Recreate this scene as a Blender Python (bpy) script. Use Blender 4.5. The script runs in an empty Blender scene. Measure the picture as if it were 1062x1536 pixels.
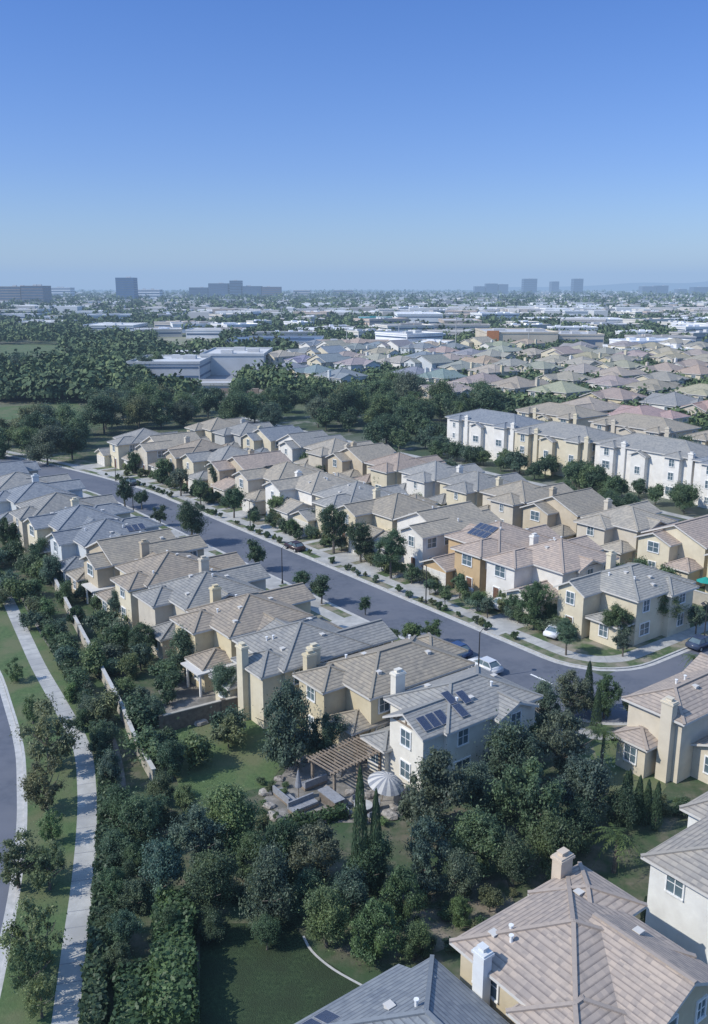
import bpy, bmesh, math, random
import numpy as np
from mathutils import Vector, Matrix
PI=math.pi
rnd=random.Random(7)
sc=bpy.context.scene
COL=sc.collection
F=1330.0; PT=math.radians(14.2); CH=40.0
CP,SP=math.cos(PT),math.sin(PT)
def at(px,py,z=0.0):
    u=(px-531)/F; v=(768-py)/F
    dy=CP+v*SP; dz=-SP+v*CP
    k=(z-CH)/dz
    return (u*k,dy*k,z)
def proj(x,y,z):
    yy=y; zz=z-CH
    dep=yy*CP-zz*SP; up=yy*SP+zz*CP
    if dep<1: return (-9999,-9999,dep)
    return (531+F*x/dep,768-F*up/dep,dep)
def ST(s,t,z=0.0): return (17.9-.6*s+.8*t,97+.8*s+.6*t,z)
# ---------------------------------------------------------------- materials
def newmat(name):
    m=bpy.data.materials.new(name); m.use_nodes=True
    nt=m.node_tree; nt.nodes.clear()
    out=nt.nodes.new('ShaderNodeOutputMaterial'); b=nt.nodes.new('ShaderNodeBsdfPrincipled')
    nt.links.new(b.outputs[0],out.inputs[0])
    b.inputs['Roughness'].default_value=.85
    b.inputs['Specular IOR Level'].default_value=.25
    return m,nt,b
def N(nt,t,**k):
    n=nt.nodes.new(t)
    for a,v in k.items(): setattr(n,a,v)
    return n
def mixc(nt,fac,a,b,mode='MIX'):
    n=N(nt,'ShaderNodeMix',data_type='RGBA',blend_type=mode)
    for idx,v in ((0,fac),(6,a),(7,b)):
        if isinstance(v,(int,float)): n.inputs[idx].default_value=v
        elif isinstance(v,tuple): n.inputs[idx].default_value=v+(1,) if len(v)==3 else v
        else: nt.links.new(v,n.inputs[idx])
    return n.outputs[2]
def ramp(nt,src,p0,p1,o0=0,o1=1):
    n=N(nt,'ShaderNodeMapRange'); nt.links.new(src,n.inputs[0]); n.inputs[1].default_value=p0;n.inputs[2].default_value=p1; n.inputs[3].default_value=o0; n.inputs[4].default_value=o1
    return n.outputs[0]
def noise(nt,scale,vec=None,detail=4,rough=.6):
    n=N(nt,'ShaderNodeTexNoise'); n.inputs['Scale'].default_value=scale; n.inputs['Detail'].default_value=detail; n.inputs['Roughness'].default_value=rough
    if vec is not None: nt.links.new(vec,n.inputs['Vector'])
    return n.outputs['Fac']
def pos(nt): return N(nt,'ShaderNodeNewGeometry').outputs['Position']
def objco(nt): return N(nt,'ShaderNodeTexCoord').outputs['Object']
def noisemat(name,c1,c2,scale=1.0,c3=None,s3=.1,bump=0,rough=.9,p=(.35,.65)):
    m,nt,b=newmat(name); v=pos(nt)
    f=ramp(nt,noise(nt,scale,v),p[0],p[1]); c=mixc(nt,f,c1,c2)
    if c3:
        g=ramp(nt,noise(nt,s3,v,3),.42,.62); c=mixc(nt,g,c,c3)
    nt.links.new(c,b.inputs['Base Color']); b.inputs['Roughness'].default_value=rough
    if bump:
        bn=N(nt,'ShaderNodeBump'); bn.inputs['Strength'].default_value=bump; bn.inputs['Distance'].default_value=.1
        nt.links.new(noise(nt,scale*3,v),bn.inputs['Height']); nt.links.new(bn.outputs[0],b.inputs['Normal'])
    return m
M={}
M['asphalt']=noisemat('asphalt',(.10,.112,.14),(.125,.138,.167),1.5,(.145,.155,.182),.12,rough=.9)
M['asphalt2']=noisemat('asphalt_old',(.19,.20,.22),(.24,.25,.27),2,(.27,.28,.3),.1)
M['concrete']=noisemat('concrete',(.38,.38,.36),(.48,.475,.45),1.2,(.33,.33,.32),.25)
M['kerb']=noisemat('kerb_concrete',(.40,.40,.38),(.52,.51,.49),2)
M['lawn']=noisemat('lawn_grass',(.068,.112,.046),(.098,.148,.06),2.2,(.13,.145,.075),.22,bump=.4)
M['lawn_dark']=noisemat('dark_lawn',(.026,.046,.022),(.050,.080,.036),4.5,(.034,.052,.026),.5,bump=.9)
M['verge']=noisemat('verge_planting',(.06,.10,.045),(.10,.14,.06),2.5,(.27,.24,.19),.35,bump=.5)
M['yard']=noisemat('yard_soil',(.055,.08,.04),(.15,.135,.10),.9,(.05,.085,.04),.35,bump=.5)
M['dirt']=noisemat('garden_soil',(.16,.14,.11),(.25,.22,.18),1.3,(.08,.11,.06),.6,bump=.4)
M['patio']=noisemat('patio_paving',(.20,.19,.17),(.31,.29,.27),1.8,(.15,.145,.13),.5)
M['field']=noisemat('sports_field',(.22,.22,.15),(.30,.28,.21),.05,(.16,.2,.1),.02)
M['park']=noisemat('park_grass',(.055,.085,.04),(.10,.13,.06),.08,(.17,.165,.12),.02)
M['white']=noisemat('white_paint',(.7,.7,.68),(.8,.8,.78),4)
M['dark']=noisemat('dark_metal',(.03,.03,.035),(.05,.05,.05),5,rough=.5)
M['rubber']=noisemat('rubber',(.015,.015,.015),(.03,.03,.03),8)
M['bark']=noisemat('bark',(.09,.08,.065),(.17,.15,.13),6,bump=.5)
M['wood']=noisemat('weathered_wood',(.20,.16,.12),(.30,.25,.2),4)
M['rock']=noisemat('boulder_rock',(.22,.2,.18),(.4,.37,.33),3,bump=.6)
M['cushion']=noisemat('grey_cushion',(.22,.23,.25),(.3,.31,.33),5)
M['stucco_wall']=noisemat('wall_stucco',(.40,.37,.31),(.50,.46,.39),2,(.35,.33,.28),.3)
M['brick_wall']=noisemat('brown_block_wall',(.13,.11,.09),(.2,.17,.14),3)
M['garage']=noisemat('garage_door_paint',(.6,.58,.53),(.68,.66,.6),2)
M['doorp']=noisemat('door_paint',(.12,.07,.05),(.18,.1,.07),3,rough=.5)
m,nt,b=newmat('far_ground'); v=pos(nt)
c=mixc(nt,ramp(nt,noise(nt,.02,v,6,.7),.4,.6),(.055,.085,.045),(.16,.165,.13))
c=mixc(nt,ramp(nt,noise(nt,.006,v,4),.45,.62),c,(.05,.075,.04))
c=mixc(nt,ramp(nt,noise(nt,.15,v,3),.52,.72),c,(.28,.27,.25))
nt.links.new(c,b.inputs['Base Color']); M['ground']=m
m,nt,b=newmat('roof_tile'); oi=N(nt,'ShaderNodeObjectInfo').outputs['Color']; v=objco(nt)
sn=N(nt,'ShaderNodeVectorMath',operation='SNAP'); nt.links.new(v,sn.inputs[0]); sn.inputs[1].default_value=(.33,.33,.14)
wn=N(nt,'ShaderNodeTexWhiteNoise',noise_dimensions='3D'); nt.links.new(sn.outputs[0],wn.inputs['Vector'])
sep=N(nt,'ShaderNodeSeparateXYZ'); nt.links.new(v,sep.inputs[0])
d1=N(nt,'ShaderNodeMath',operation='DIVIDE'); nt.links.new(sep.outputs[2],d1.inputs[0]); d1.inputs[1].default_value=.14
fr=N(nt,'ShaderNodeMath',operation='FRACT'); nt.links.new(d1.outputs[0],fr.inputs[0])
line=ramp(nt,fr.outputs[0],.0,.35)
c=mixc(nt,wn.outputs['Value'],(.84,.84,.86),(1.14,1.11,1.07)); c=mixc(nt,1.0,oi,c,'MULTIPLY')
c=mixc(nt,ramp(nt,noise(nt,.35,v,6,.7),.35,.7),c,mixc(nt,1.0,c,(1.2,1.16,1.1),'MULTIPLY'))
c=mixc(nt,ramp(nt,noise(nt,1.7,v,5,.7),.52,.75),c,mixc(nt,1.0,c,(.76,.78,.8),'MULTIPLY'))
dk=mixc(nt,1.0,c,(.5,.5,.53),'MULTIPLY'); c=mixc(nt,line,dk,c)  # shadow line of each tile course, painted into the roof colour
nt.links.new(c,b.inputs['Base Color'])
bn=N(nt,'ShaderNodeBump'); bn.inputs['Strength'].default_value=.6; bn.inputs['Distance'].default_value=.05
inv=N(nt,'ShaderNodeMath',operation='SUBTRACT'); inv.inputs[0].default_value=1; nt.links.new(fr.outputs[0],inv.inputs[1])
nt.links.new(inv.outputs[0],bn.inputs['Height']); nt.links.new(bn.outputs[0],b.inputs['Normal'])
M['roof']=m
m,nt,b=newmat('roof_cap'); oi=N(nt,'ShaderNodeObjectInfo').outputs['Color']
c=mixc(nt,noise(nt,5,objco(nt)),(.8,.79,.78),(1.2,1.17,1.13)); nt.links.new(mixc(nt,1.0,oi,c,'MULTIPLY'),b.inputs['Base Color']); M['cap']=m
m,nt,b=newmat('stucco'); oi=N(nt,'ShaderNodeObjectInfo').outputs['Color']; v=objco(nt)
c=mixc(nt,ramp(nt,noise(nt,.8,v,6),.3,.7),(.88,.87,.86),(1.06,1.06,1.05)); nt.links.new(mixc(nt,1.0,oi,c,'MULTIPLY'),b.inputs['Base Color'])
bn=N(nt,'ShaderNodeBump'); bn.inputs['Strength'].default_value=.3; bn.inputs['Distance'].default_value=.03
nt.links.new(noise(nt,14,v),bn.inputs['Height']); nt.links.new(bn.outputs[0],b.inputs['Normal']); M['stucco']=m
m,nt,b=newmat('trim'); nt.links.new(mixc(nt,noise(nt,3,objco(nt)),(.5,.48,.44),(.62,.60,.56)),b.inputs['Base Color']); M['trim']=m
m,nt,b=newmat('glass'); nt.links.new(mixc(nt,noise(nt,1.2,pos(nt)),(.05,.08,.1),(.16,.22,.25)),b.inputs['Base Color']); b.inputs['Roughness'].default_value=.12; b.inputs['Specular IOR Level'].default_value=.7; M['glass']=m
m,nt,b=newmat('solar_cell'); v=objco(nt)
br=N(nt,'ShaderNodeTexBrick'); br.offset=0; nt.links.new(v,br.inputs[0]); br.inputs['Color1'].default_value=(.02,.03,.07,1); br.inputs['Color2'].default_value=(.025,.04,.085,1); br.inputs['Mortar'].default_value=(.13,.15,.19,1); br.inputs['Scale'].default_value=6; br.inputs['Mortar Size'].default_value=.02
nt.links.new(br.outputs[0],b.inputs['Base Color']); b.inputs['Roughness'].default_value=.2; b.inputs['Specular IOR Level'].default_value=.6; M['solar']=m
m,nt,b=newmat('car_paint'); oi=N(nt,'ShaderNodeObjectInfo').outputs['Color']; nt.links.new(mixc(nt,noise(nt,3,objco(nt)),oi,mixc(nt,1.0,oi,(.9,.9,.9),'MULTIPLY')),b.inputs['Base Color']); b.inputs['Roughness'].default_value=.25; b.inputs['Specular IOR Level'].default_value=.5; M['paint']=m
m,nt,b=newmat('painted_surface'); oi=N(nt,'ShaderNodeObjectInfo').outputs['Color']
c=mixc(nt,ramp(nt,noise(nt,.08,pos(nt),6),.3,.7),(.85,.85,.85),(1.08,1.08,1.08)); nt.links.new(mixc(nt,1.0,oi,c,'MULTIPLY'),b.inputs['Base Color']); M['obj']=m
m,nt,b=newmat('facade_glass'); nt.links.new(mixc(nt,noise(nt,.05,pos(nt)),(.04,.07,.12),(.12,.18,.26)),b.inputs['Base Color']); b.inputs['Roughness'].default_value=.4; M['fglass']=m
def folmat(name,trans=.34):
    m,nt,b=newmat(name); g=N(nt,'ShaderNodeNewGeometry'); o=N(nt,'ShaderNodeObjectInfo')
    c=mixc(nt,g.outputs['Random Per Island'],(.7,.74,.75),(1.42,1.4,1.34)); c=mixc(nt,1.0,o.outputs['Color'],c,'MULTIPLY')
    n2=ramp(nt,noise(nt,.5,g.outputs['Position'],4),.35,.65); c=mixc(nt,n2,mixc(nt,1.0,c,(.78,.84,.90),'MULTIPLY'),mixc(nt,1.0,c,(1.25,1.24,1.08),'MULTIPLY'))
    nt.links.new(c,b.inputs['Base Color']); b.inputs['Roughness'].default_value=.5; b.inputs['Specular IOR Level'].default_value=.35
    tr=N(nt,'ShaderNodeBsdfTranslucent'); nt.links.new(c,tr.inputs[0]); mx=N(nt,'ShaderNodeMixShader'); mx.inputs[0].default_value=trans
    out=[n for n in nt.nodes if n.type=='OUTPUT_MATERIAL'][0]
    nt.links.new(b.outputs[0],mx.inputs[1]); nt.links.new(tr.outputs[0],mx.inputs[2]); nt.links.new(mx.outputs[0],out.inputs[0])
    return m
M['leaf']=folmat('foliage')
m,nt,b=newmat('far_foliage'); g=N(nt,'ShaderNodeNewGeometry')
c=mixc(nt,g.outputs['Random Per Island'],(.045,.08,.045),(.11,.15,.075)); c=mixc(nt,ramp(nt,noise(nt,.03,g.outputs['Position'],3),.4,.6),c,mixc(nt,1.0,c,(1.5,1.42,1.2),'MULTIPLY')); c=mixc(nt,ramp(nt,noise(nt,.012,g.outputs['Position'],3),.64,.74),c,(.16,.12,.07))
nt.links.new(c,b.inputs['Base Color']); M['farleaf']=m
m,nt,b=newmat('far_walls'); g=N(nt,'ShaderNodeNewGeometry')
cr=N(nt,'ShaderNodeValToRGB'); nt.links.new(g.outputs['Random Per Island'],cr.inputs[0])
e=cr.color_ramp; e.elements[0].color=(.6,.6,.58,1); e.elements[1].color=(.35,.3,.25,1)
for p,cc in ((.25,(.78,.78,.76,1)),(.5,(.5,.47,.42,1)),(.7,(.3,.31,.33,1)),(.85,(.72,.68,.62,1))):
    q=e.elements.new(p); q.color=cc
nt.links.new(cr.outputs[0],b.inputs['Base Color']); M['farwall']=m
# ---------------------------------------------------------------- builders
class MB:
    def __init__(s): s.v=[];s.f=[];s.m=[]
    def add(s,vs,fs,m=0):
        o=len(s.v); s.v+=[tuple(v) for v in vs]
        for f in fs: s.f.append([i+o for i in f]); s.m.append(m)
    def box(s,x0,x1,y0,y1,z0,z1,m=0,T=None):
        vs=[(x0,y0,z0),(x1,y0,z0),(x1,y1,z0),(x0,y1,z0),(x0,y0,z1),(x1,y0,z1),(x1,y1,z1),(x0,y1,z1)]
        if T: vs=[tuple(T@Vector(v)) for v in vs]
        s.add(vs,[(0,3,2,1),(4,5,6,7),(0,1,5,4),(1,2,6,5),(2,3,7,6),(3,0,4,7)],m)
    def bar(s,a,b,w,h=None,m=0):
        h=h or w; a=Vector(a);b=Vector(b); d=b-a; L=d.length
        if L<1e-6: return
        q=d.to_track_quat('X','Z').to_matrix().to_4x4(); q.translation=a
        s.box(0,L,-w/2,w/2,-h/2,h/2,m,q)
    def cyl(s,a,b,r0,r1,n=8,m=0,cap=True):
        a=Vector(a);b=Vector(b);d=(b-a).normalized(); u=d.orthogonal().normalized(); w=d.cross(u)
        vs=[]
        for c,r in ((a,r0),(b,r1)):
            for i in range(n):
                an=2*PI*i/n; vs.append(c+u*math.cos(an)*r+w*math.sin(an)*r)
        fs=[(i,(i+1)%n,n+(i+1)%n,n+i) for i in range(n)]
        if cap: fs+=[tuple(range(n-1,-1,-1)),tuple(range(n,2*n))]
        s.add(vs,fs,m)
    def mesh(s,name,mats):
        me=bpy.data.meshes.new(name); me.from_pydata(s.v,[],s.f)
        for k in mats: me.materials.append(M[k])
        if len(mats)>1: me.polygons.foreach_set('material_index',s.m)
        me.update(); return me
def ob(name,me,parent=None,loc=(0,0,0),rz=0,scale=None,color=None):
    o=bpy.data.objects.new(name,me); COL.objects.link(o); o.location=loc
    if rz: o.rotation_euler=(0,0,rz)
    if scale: o.scale=scale
    if color: o.color=(color[0],color[1],color[2],1)
    if parent is not None: o.parent=parent
    return o
def empty(name,loc,rz=0):
    o=bpy.data.objects.new(name,None); COL.objects.link(o); o.location=loc; o.rotation_euler=(0,0,rz); o.empty_display_size=.5; return o
def tag(o,label,cat,group=None,kind=None):
    o['label']=label; o['category']=cat
    if group:o['group']=group
    if kind:o['kind']=kind
    return o
def struct(o,kind='structure'): o['kind']=kind; return o
ONES='zeroth first second third fourth fifth sixth seventh eighth ninth tenth eleventh twelfth thirteenth fourteenth fifteenth sixteenth seventeenth eighteenth nineteenth'.split()
def ordw(n):
    if n<20: return ONES[n]
    T={2:('twentieth','twenty'),3:('thirtieth','thirty'),4:('fortieth','forty'),5:('fiftieth','fifty'),6:('sixtieth','sixty'),7:('seventieth','seventy'),8:('eightieth','eighty'),9:('ninetieth','ninety')}[n//10]
    return T[0] if n%10==0 else T[1]+'-'+ONES[n%10]
REG={}
def reg(group,o,fmt,cat): REG.setdefault(group,[]).append((o,fmt,cat))
def finish_labels():
    for g,L in REG.items():
        L.sort(key=lambda e: proj(*e[0].location)[0])
        for i,(o,fmt,cat) in enumerate(L): tag(o,fmt.replace('@',ordw(i+1)),cat,g)
def sheet(name,pts,z,mat,kind='structure'):
    mb=MB(); mb.add([(p[0],p[1],z) for p in pts],[tuple(range(len(pts)))])
    me=mb.mesh(name,[mat]); bm=bmesh.new(); bm.from_mesh(me)
    for f in bm.faces:
        if f.normal.z<0: f.normal_flip()
    bmesh.ops.triangulate(bm,faces=bm.faces[:]); bm.to_mesh(me); bm.free()
    return struct(ob(name,me),kind)
def slab(name,pts,z0,z1,mats):
    a=sum(pts[i][0]*pts[(i+1)%len(pts)][1]-pts[(i+1)%len(pts)][0]*pts[i][1] for i in range(len(pts)))
    if a<0: pts=pts[::-1]
    n=len(pts); mb=MB(); mb.add([(p[0],p[1],z1) for p in pts],[tuple(range(n))],0)
    mb.add([(p[0],p[1],z0) for p in pts]+[(p[0],p[1],z1) for p in pts],[(i,(i+1)%n,n+(i+1)%n,n+i) for i in range(n)],1)
    return struct(ob(name,mb.mesh(name,mats)))
def smooth(pts,k=6):
    out=[]
    n=len(pts)
    for i in range(n-1):
        p0=pts[max(i-1,0)];p1=pts[i];p2=pts[i+1];p3=pts[min(i+2,n-1)]
        for j in range(k):
            t=j/k
            out.append(tuple(.5*((2*p1[c])+(-p0[c]+p2[c])*t+(2*p0[c]-5*p1[c]+4*p2[c]-p3[c])*t*t+(-p0[c]+3*p1[c]-3*p2[c]+p3[c])*t**3) for c in (0,1)))
    out.append(tuple(pts[-1][:2])); return out
def offset(pts,d):
    out=[]
    for i,p in enumerate(pts):
        a=pts[max(i-1,0)];b=pts[min(i+1,len(pts)-1)]
        dx,dy=b[0]-a[0],b[1]-a[1];L=math.hypot(dx,dy) or 1
        out.append((p[0]-dy/L*d,p[1]+dx/L*d))
    return out
def strip(name,pts,w,z,mat,kind='structure'):
    A=offset(pts,w/2);B=offset(pts,-w/2);n=len(pts); mb=MB()
    mb.add([(p[0],p[1],z) for p in A]+[(p[0],p[1],z) for p in B],[(i,n+i,n+i+1,i+1) for i in range(n-1)])
    return struct(ob(name,mb.mesh(name,[mat])),kind)
# ---------------------------------------------------------------- camera, light
cam=bpy.data.cameras.new('camera'); co=bpy.data.objects.new('camera',cam); COL.objects.link(co); sc.camera=co
cam.sensor_fit='VERTICAL'; cam.sensor_height=24; cam.lens=24*F/1536.0; cam.clip_end=40000; cam.clip_start=.5
co.location=(0,0,CH); co.rotation_euler=(PI/2-PT,0,0)
sd=Vector((-.93,-.30,0)).normalized(); EL=math.radians(42)
sdir=Vector((sd.x*math.cos(EL),sd.y*math.cos(EL),math.sin(EL)))
sl=bpy.data.lights.new('sun','SUN'); sl.energy=4.2; sl.angle=math.radians(.5); sl.color=(1,.95,.86)
so=bpy.data.objects.new('sun',sl); COL.objects.link(so); so.rotation_euler=sdir.to_track_quat('Z','Y').to_euler(); so.location=(-60,-20,80)
w=bpy.data.worlds.new('World'); sc.world=w; w.use_nodes=True; nt=w.node_tree; nt.nodes.clear()
sky=N(nt,'ShaderNodeTexSky',sky_type='NISHITA'); sky.sun_disc=False; sky.sun_elevation=EL; sky.sun_rotation=math.atan2(sdir.x,sdir.y); sky.dust_density=.3; sky.ozone_density=3; sky.air_density=1.0
tc=N(nt,'ShaderNodeTexCoord'); sx=N(nt,'ShaderNodeSeparateXYZ'); nt.links.new(tc.outputs['Generated'],sx.inputs[0])
cr=N(nt,'ShaderNodeValToRGB'); nt.links.new(sx.outputs[2],cr.inputs[0])
e=cr.color_ramp; e.elements[0].position=0; e.elements[0].color=(.66,.73,.91,1); e.elements[1].position=.62; e.elements[1].color=(.88,.96,1,1)
q=e.elements.new(.05); q.color=(.56,.66,.92,1)
q=e.elements.new(.12); q.color=(.47,.60,.95,1)
q=e.elements.new(.30); q.color=(.33,.55,.98,1)
q=e.elements.new(.36); q.color=(.42,.62,1,1)
mul=N(nt,'ShaderNodeMix',data_type='RGBA',blend_type='MULTIPLY'); mul.inputs[0].default_value=1; nt.links.new(sky.outputs[0],mul.inputs[6]); nt.links.new(cr.outputs[0],mul.inputs[7])
bst=N(nt,'ShaderNodeVectorMath',operation='SCALE'); nt.links.new(mul.outputs[2],bst.inputs[0]); nt.links.new(ramp(nt,sx.outputs[2],.34,.6,1,1.8),bst.inputs['Scale'])  # unseen sky above the view brightened, added fill to lift the shadows
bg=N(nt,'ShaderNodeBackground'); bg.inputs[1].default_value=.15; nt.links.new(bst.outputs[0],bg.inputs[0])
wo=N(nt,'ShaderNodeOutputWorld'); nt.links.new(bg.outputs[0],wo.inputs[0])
sc.view_settings.view_transform='Standard'; sc.view_settings.look='None'; sc.view_settings.exposure=0
hz=bpy.data.materials.new('haze_air'); hz.use_nodes=True; nt=hz.node_tree; nt.nodes.clear()
ho=N(nt,'ShaderNodeOutputMaterial'); ab=N(nt,'ShaderNodeVolumeAbsorption'); em=N(nt,'ShaderNodeEmission'); ad=N(nt,'ShaderNodeAddShader')
SIG=1/7000.
ab.inputs['Color'].default_value=(0,0,0,1); ab.inputs['Density'].default_value=SIG
em.inputs[0].default_value=(.31,.47,.73,1); em.inputs[1].default_value=SIG
nt.links.new(ab.outputs[0],ad.inputs[0]); nt.links.new(em.outputs[0],ad.inputs[1]); nt.links.new(ad.outputs[0],ho.inputs['Volume'])
M['haze']=hz
mb=MB(); mb.box(-14000,14000,-600,16000,-30,280); struct(ob('sky_haze',mb.mesh('sky_haze',['haze'])))
# ---------------------------------------------------------------- ground & roads
mb=MB(); mb.add([(-13500,-500,-.14),(13500,-500,-.14),(13500,15500,-.14),(-13500,15500,-.14)],[(0,1,2,3)]); struct(ob('ground',mb.mesh('ground',['ground'])))
def tc_(s): return 0 if s<95 else -((s-95)/56)**1.5*10
mb_pts=[ST(s,tc_(s)+1)[:2] for s in range(186,-19,-6)]
lo=[ST(s,tc_(s)-10.5)[:2] for s in range(186,-19,-6)]
mbx=MB(); n=len(lo); mbx.add([(p[0],p[1],-.12) for p in mb_pts]+[(p[0],p[1],-.12) for p in lo],[(i,n+i,n+i+1,i+1) for i in range(n-1)])
struct(ob('street',mbx.mesh('street',['asphalt'])))
sheet('cross_street',[ST(-13,-11)[:2],ST(-13,80)[:2],ST(-24,80)[:2],ST(-24,-11)[:2]],-.116,'asphalt')
def arc(cs,ct,r,a0,a1,k=8): return [ST(cs+r*math.cos(math.radians(a0+(a1-a0)*i/k)),ct+r*math.sin(math.radians(a0+(a1-a0)*i/k)))[:2] for i in range(k+1)]
far_k=[ST(s,tc_(s))[:2] for s in range(186,-3,-6)]+arc(-6,8,8,-90,-180)+[ST(-14,56)[:2]]
slab('far_block_ground',far_k+[ST(186,56)[:2]],-.14,0,['yard','kerb'])
strip('far_kerb',offset(far_k,.1),.24,.005,'kerb')
strip('far_gutter',offset(far_k,-.28),.5,-.111,'kerb')
PY=[800,840,885,940,1000,1060,1120,1180,1240,1320,1400,1480,1560,1700]
PX_path=[-90,-35,3,30,58,92,122,130,130,124,114,104,95,80]
PX_kerb=[-210,-140,-85,-48,-6,16,32,36,36,28,14,-2,-20,-50]
PX_hed=[-60,-10,27,60,90,122,148,154,154,150,144,138,133,126]
cv=lambda L: smooth([at(x,y)[:2] for x,y in zip(L,PY)],4)
lk=cv(PX_kerb); lp=cv(PX_path); lh=cv(PX_hed)
near_k=[ST(-22,56)[:2],ST(-22,-3)[:2]]+arc(-15.5,-3,6.5,180,270)[1:]+[ST(s,tc_(s)-9.5)[:2] for s in range(-10,187,6)]
slab('near_block_ground',near_k+[ST(186,-130)[:2]]+lk+[(-12,10),(70,10)],-.14,0,['yard','kerb'])
strip('near_kerb',offset(near_k,.1),.24,.005,'kerb'); strip('near_gutter',offset(near_k,-.28),.5,-.109,'kerb')
strip('left_kerb',offset(lk,.1),.24,.006,'kerb'); strip('left_gutter',offset(lk,-.3),.55,-.108,'kerb')
strip('left_road',offset(lk,-5.2),10.2,-.118,'asphalt')
A=offset(lk,.22); n=len(A); mbx=MB(); mbx.add([(p[0],p[1],.006) for p in A]+[(p[0],p[1],.006) for p in lh],[(i,n+i,n+i+1,i+1) for i in range(n-1)])
struct(ob('verge_grass',mbx.mesh('verge_grass',['lawn'])))
strip('left_footpath',lp,1.5,.012,'concrete')
def joints(name,pts,w,step,z):
    mb=MB(); acc=0
    for i in range(len(pts)-1):
        a=Vector(pts[i]);b=Vector(pts[i+1]);L=(b-a).length; d=(b-a)/max(L,1e-6)
        while acc<L:
            p=a+d*acc; q=Vector((-d.y,d.x))
            mb.add([(*(p+q*w/2),z),(*(p-q*w/2),z),(*(p-q*w/2+d*.05),z),(*(p+q*w/2+d*.05),z)],[(0,1,2,3)]); acc+=step
        acc-=L
    return struct(ob(name,mb.mesh(name,['asphalt2'])))
joints('footpath_joints',lp,1.5,1.6,.017)
fk=far_k
strip('far_parkway',offset(fk,.85),1.25,.006,'verge'); strip('far_pavement',offset(fk,2.4),1.8,.010,'concrete'); joints('pavement_joints',offset(fk,2.4),1.8,1.7,.015)
strip('near_parkway',offset(near_k,.85),1.25,.006,'verge'); strip('near_pavement',offset(near_k,2.4),1.8,.010,'concrete')
strip('front_yards_far',offset(fk,5.5),4.4,.005,'verge'); strip('front_yards_near',offset(near_k,5.3),3.8,.005,'verge')
strip('street_behind',[ST(s,62)[:2] for s in range(-20,190,10)],8,-.117,'asphalt')
strip('pavement_behind',[ST(s,68)[:2] for s in range(-20,190,10)],2,-.11,'concrete')
strip('painted_line',[ST(s,-4.75)[:2] for s in (-11,-8)],.25,-.106,'white')
def pxsheet(name,pts,z,mat): return sheet(name,[at(x,y)[:2] for x,y in pts],z,mat)
pxsheet('park_grass',[(-120,480),(420,498),(440,560),(620,606),(250,640),(130,700),(-120,680)],-.135,'park')
pxsheet('back_lawn',[(250,1100),(330,1070),(425,1050),(470,1090),(400,1180),(330,1195),(270,1190)],.01,'lawn')
pxsheet('dark_green_lawn',[(300,1385),(440,1385),(470,1430),(545,1478),(520,1600),(300,1600)],.01,'lawn_dark')  # the dark green is the grass's own colour
pxsheet('side_lawn',[(890,1120),(950,1095),(1000,1180),(960,1230),(920,1220)],.01,'lawn')
pxsheet('garden_bed',[(560,1330),(760,1320),(780,1380),(650,1430),(560,1420)],.008,'dirt')
pxsheet('patio',[(395,1200),(440,1140),(500,1125),(610,1160),(640,1215),(560,1235),(430,1232)],.014,'patio')
pxsheet('terrace',[(235,1030),(300,985),(350,985),(400,1010),(330,1062),(250,1072)],.012,'patio')
pxsheet('terrace_strip',[(150,950),(200,925),(250,930),(200,965)],.012,'patio')
strip('lawn_edging',smooth([at(*p)[:2] for p in ((455,1405),(468,1428),(500,1455),(548,1482))],4),.16,.06,'kerb')
strip('dirt_path',smooth([at(*p)[:2] for p in ((30,880),(60,935),(92,985),(125,1040),(160,1105),(176,1170),(176,1240))],4),1.3,.012,'patio')
LAWN1=[(-60,614),(115,602),(140,638),(60,650),(-60,657)]; LAWN2=[(-20,575),(80,572),(150,576),(60,590),(-20,593)]
SF=[(235,505),(320,505),(350,528),(225,530)]; SF2=[(-20,517),(100,517),(88,532),(-20,533)]
pxsheet('park_lawn',LAWN1,-.13,'lawn'); pxsheet('park_lawn',LAWN2,-.13,'lawn')
pxsheet('sports_field',SF,-.12,'field'); pxsheet('sports_field',SF2,-.12,'lawn')
pxsheet('sports_field',[(1000,463),(1100,463),(1110,468),(1000,468)],-.12,'lawn')
for k,pp in enumerate([[(420,514),(600,514),(640,526),(430,528)],[(560,494),(720,494),(730,500),(560,500)],[(870,522),(1062,518),(1080,530),(900,536)],[(190,566),(400,560),(420,576),(190,588)]]): pxsheet('car_park',pp,-.11,'concrete' if k in(0,) else 'asphalt2')
# ---------------------------------------------------------------- houses
def frame_mesh(w,h):
    mb=MB(); t=.11
    mb.box(-w/2-t,w/2+t,-.09,0.02,h,h+t);mb.box(-w/2-t,w/2+t,-.13,0.02,-t,0);mb.box(-w/2-t,-w/2,-.088,.02,0,h);mb.box(w/2,w/2+t,-.088,.02,0,h)
    mb.box(-.03,.03,-.06,.02,0,h); mb.box(-w/2,w/2,-.055,.02,h*.5-.02,h*.5+.02)
    return mb.mesh('window_frame',['white'])
def pane_mesh(w,h):
    mb=MB(); mb.box(-w/2,w/2,-.03,.02,0,h); return mb.mesh('pane',['glass'])
WN={k:(frame_mesh(*k),pane_mesh(*k)) for k in ((1.1,1.4),(1.7,1.4),(.7,1.1))}
mb=MB(); mb.box(-2.3,2.3,-.05,.02,0,2.25)
for i in range(4):
    for j in range(4): mb.box(-2.2+j*1.12,-1.2+j*1.12,-.075,-.05,.08+i*.55,.5+i*.55)
GAR=mb.mesh('garage_door',['garage'])
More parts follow.
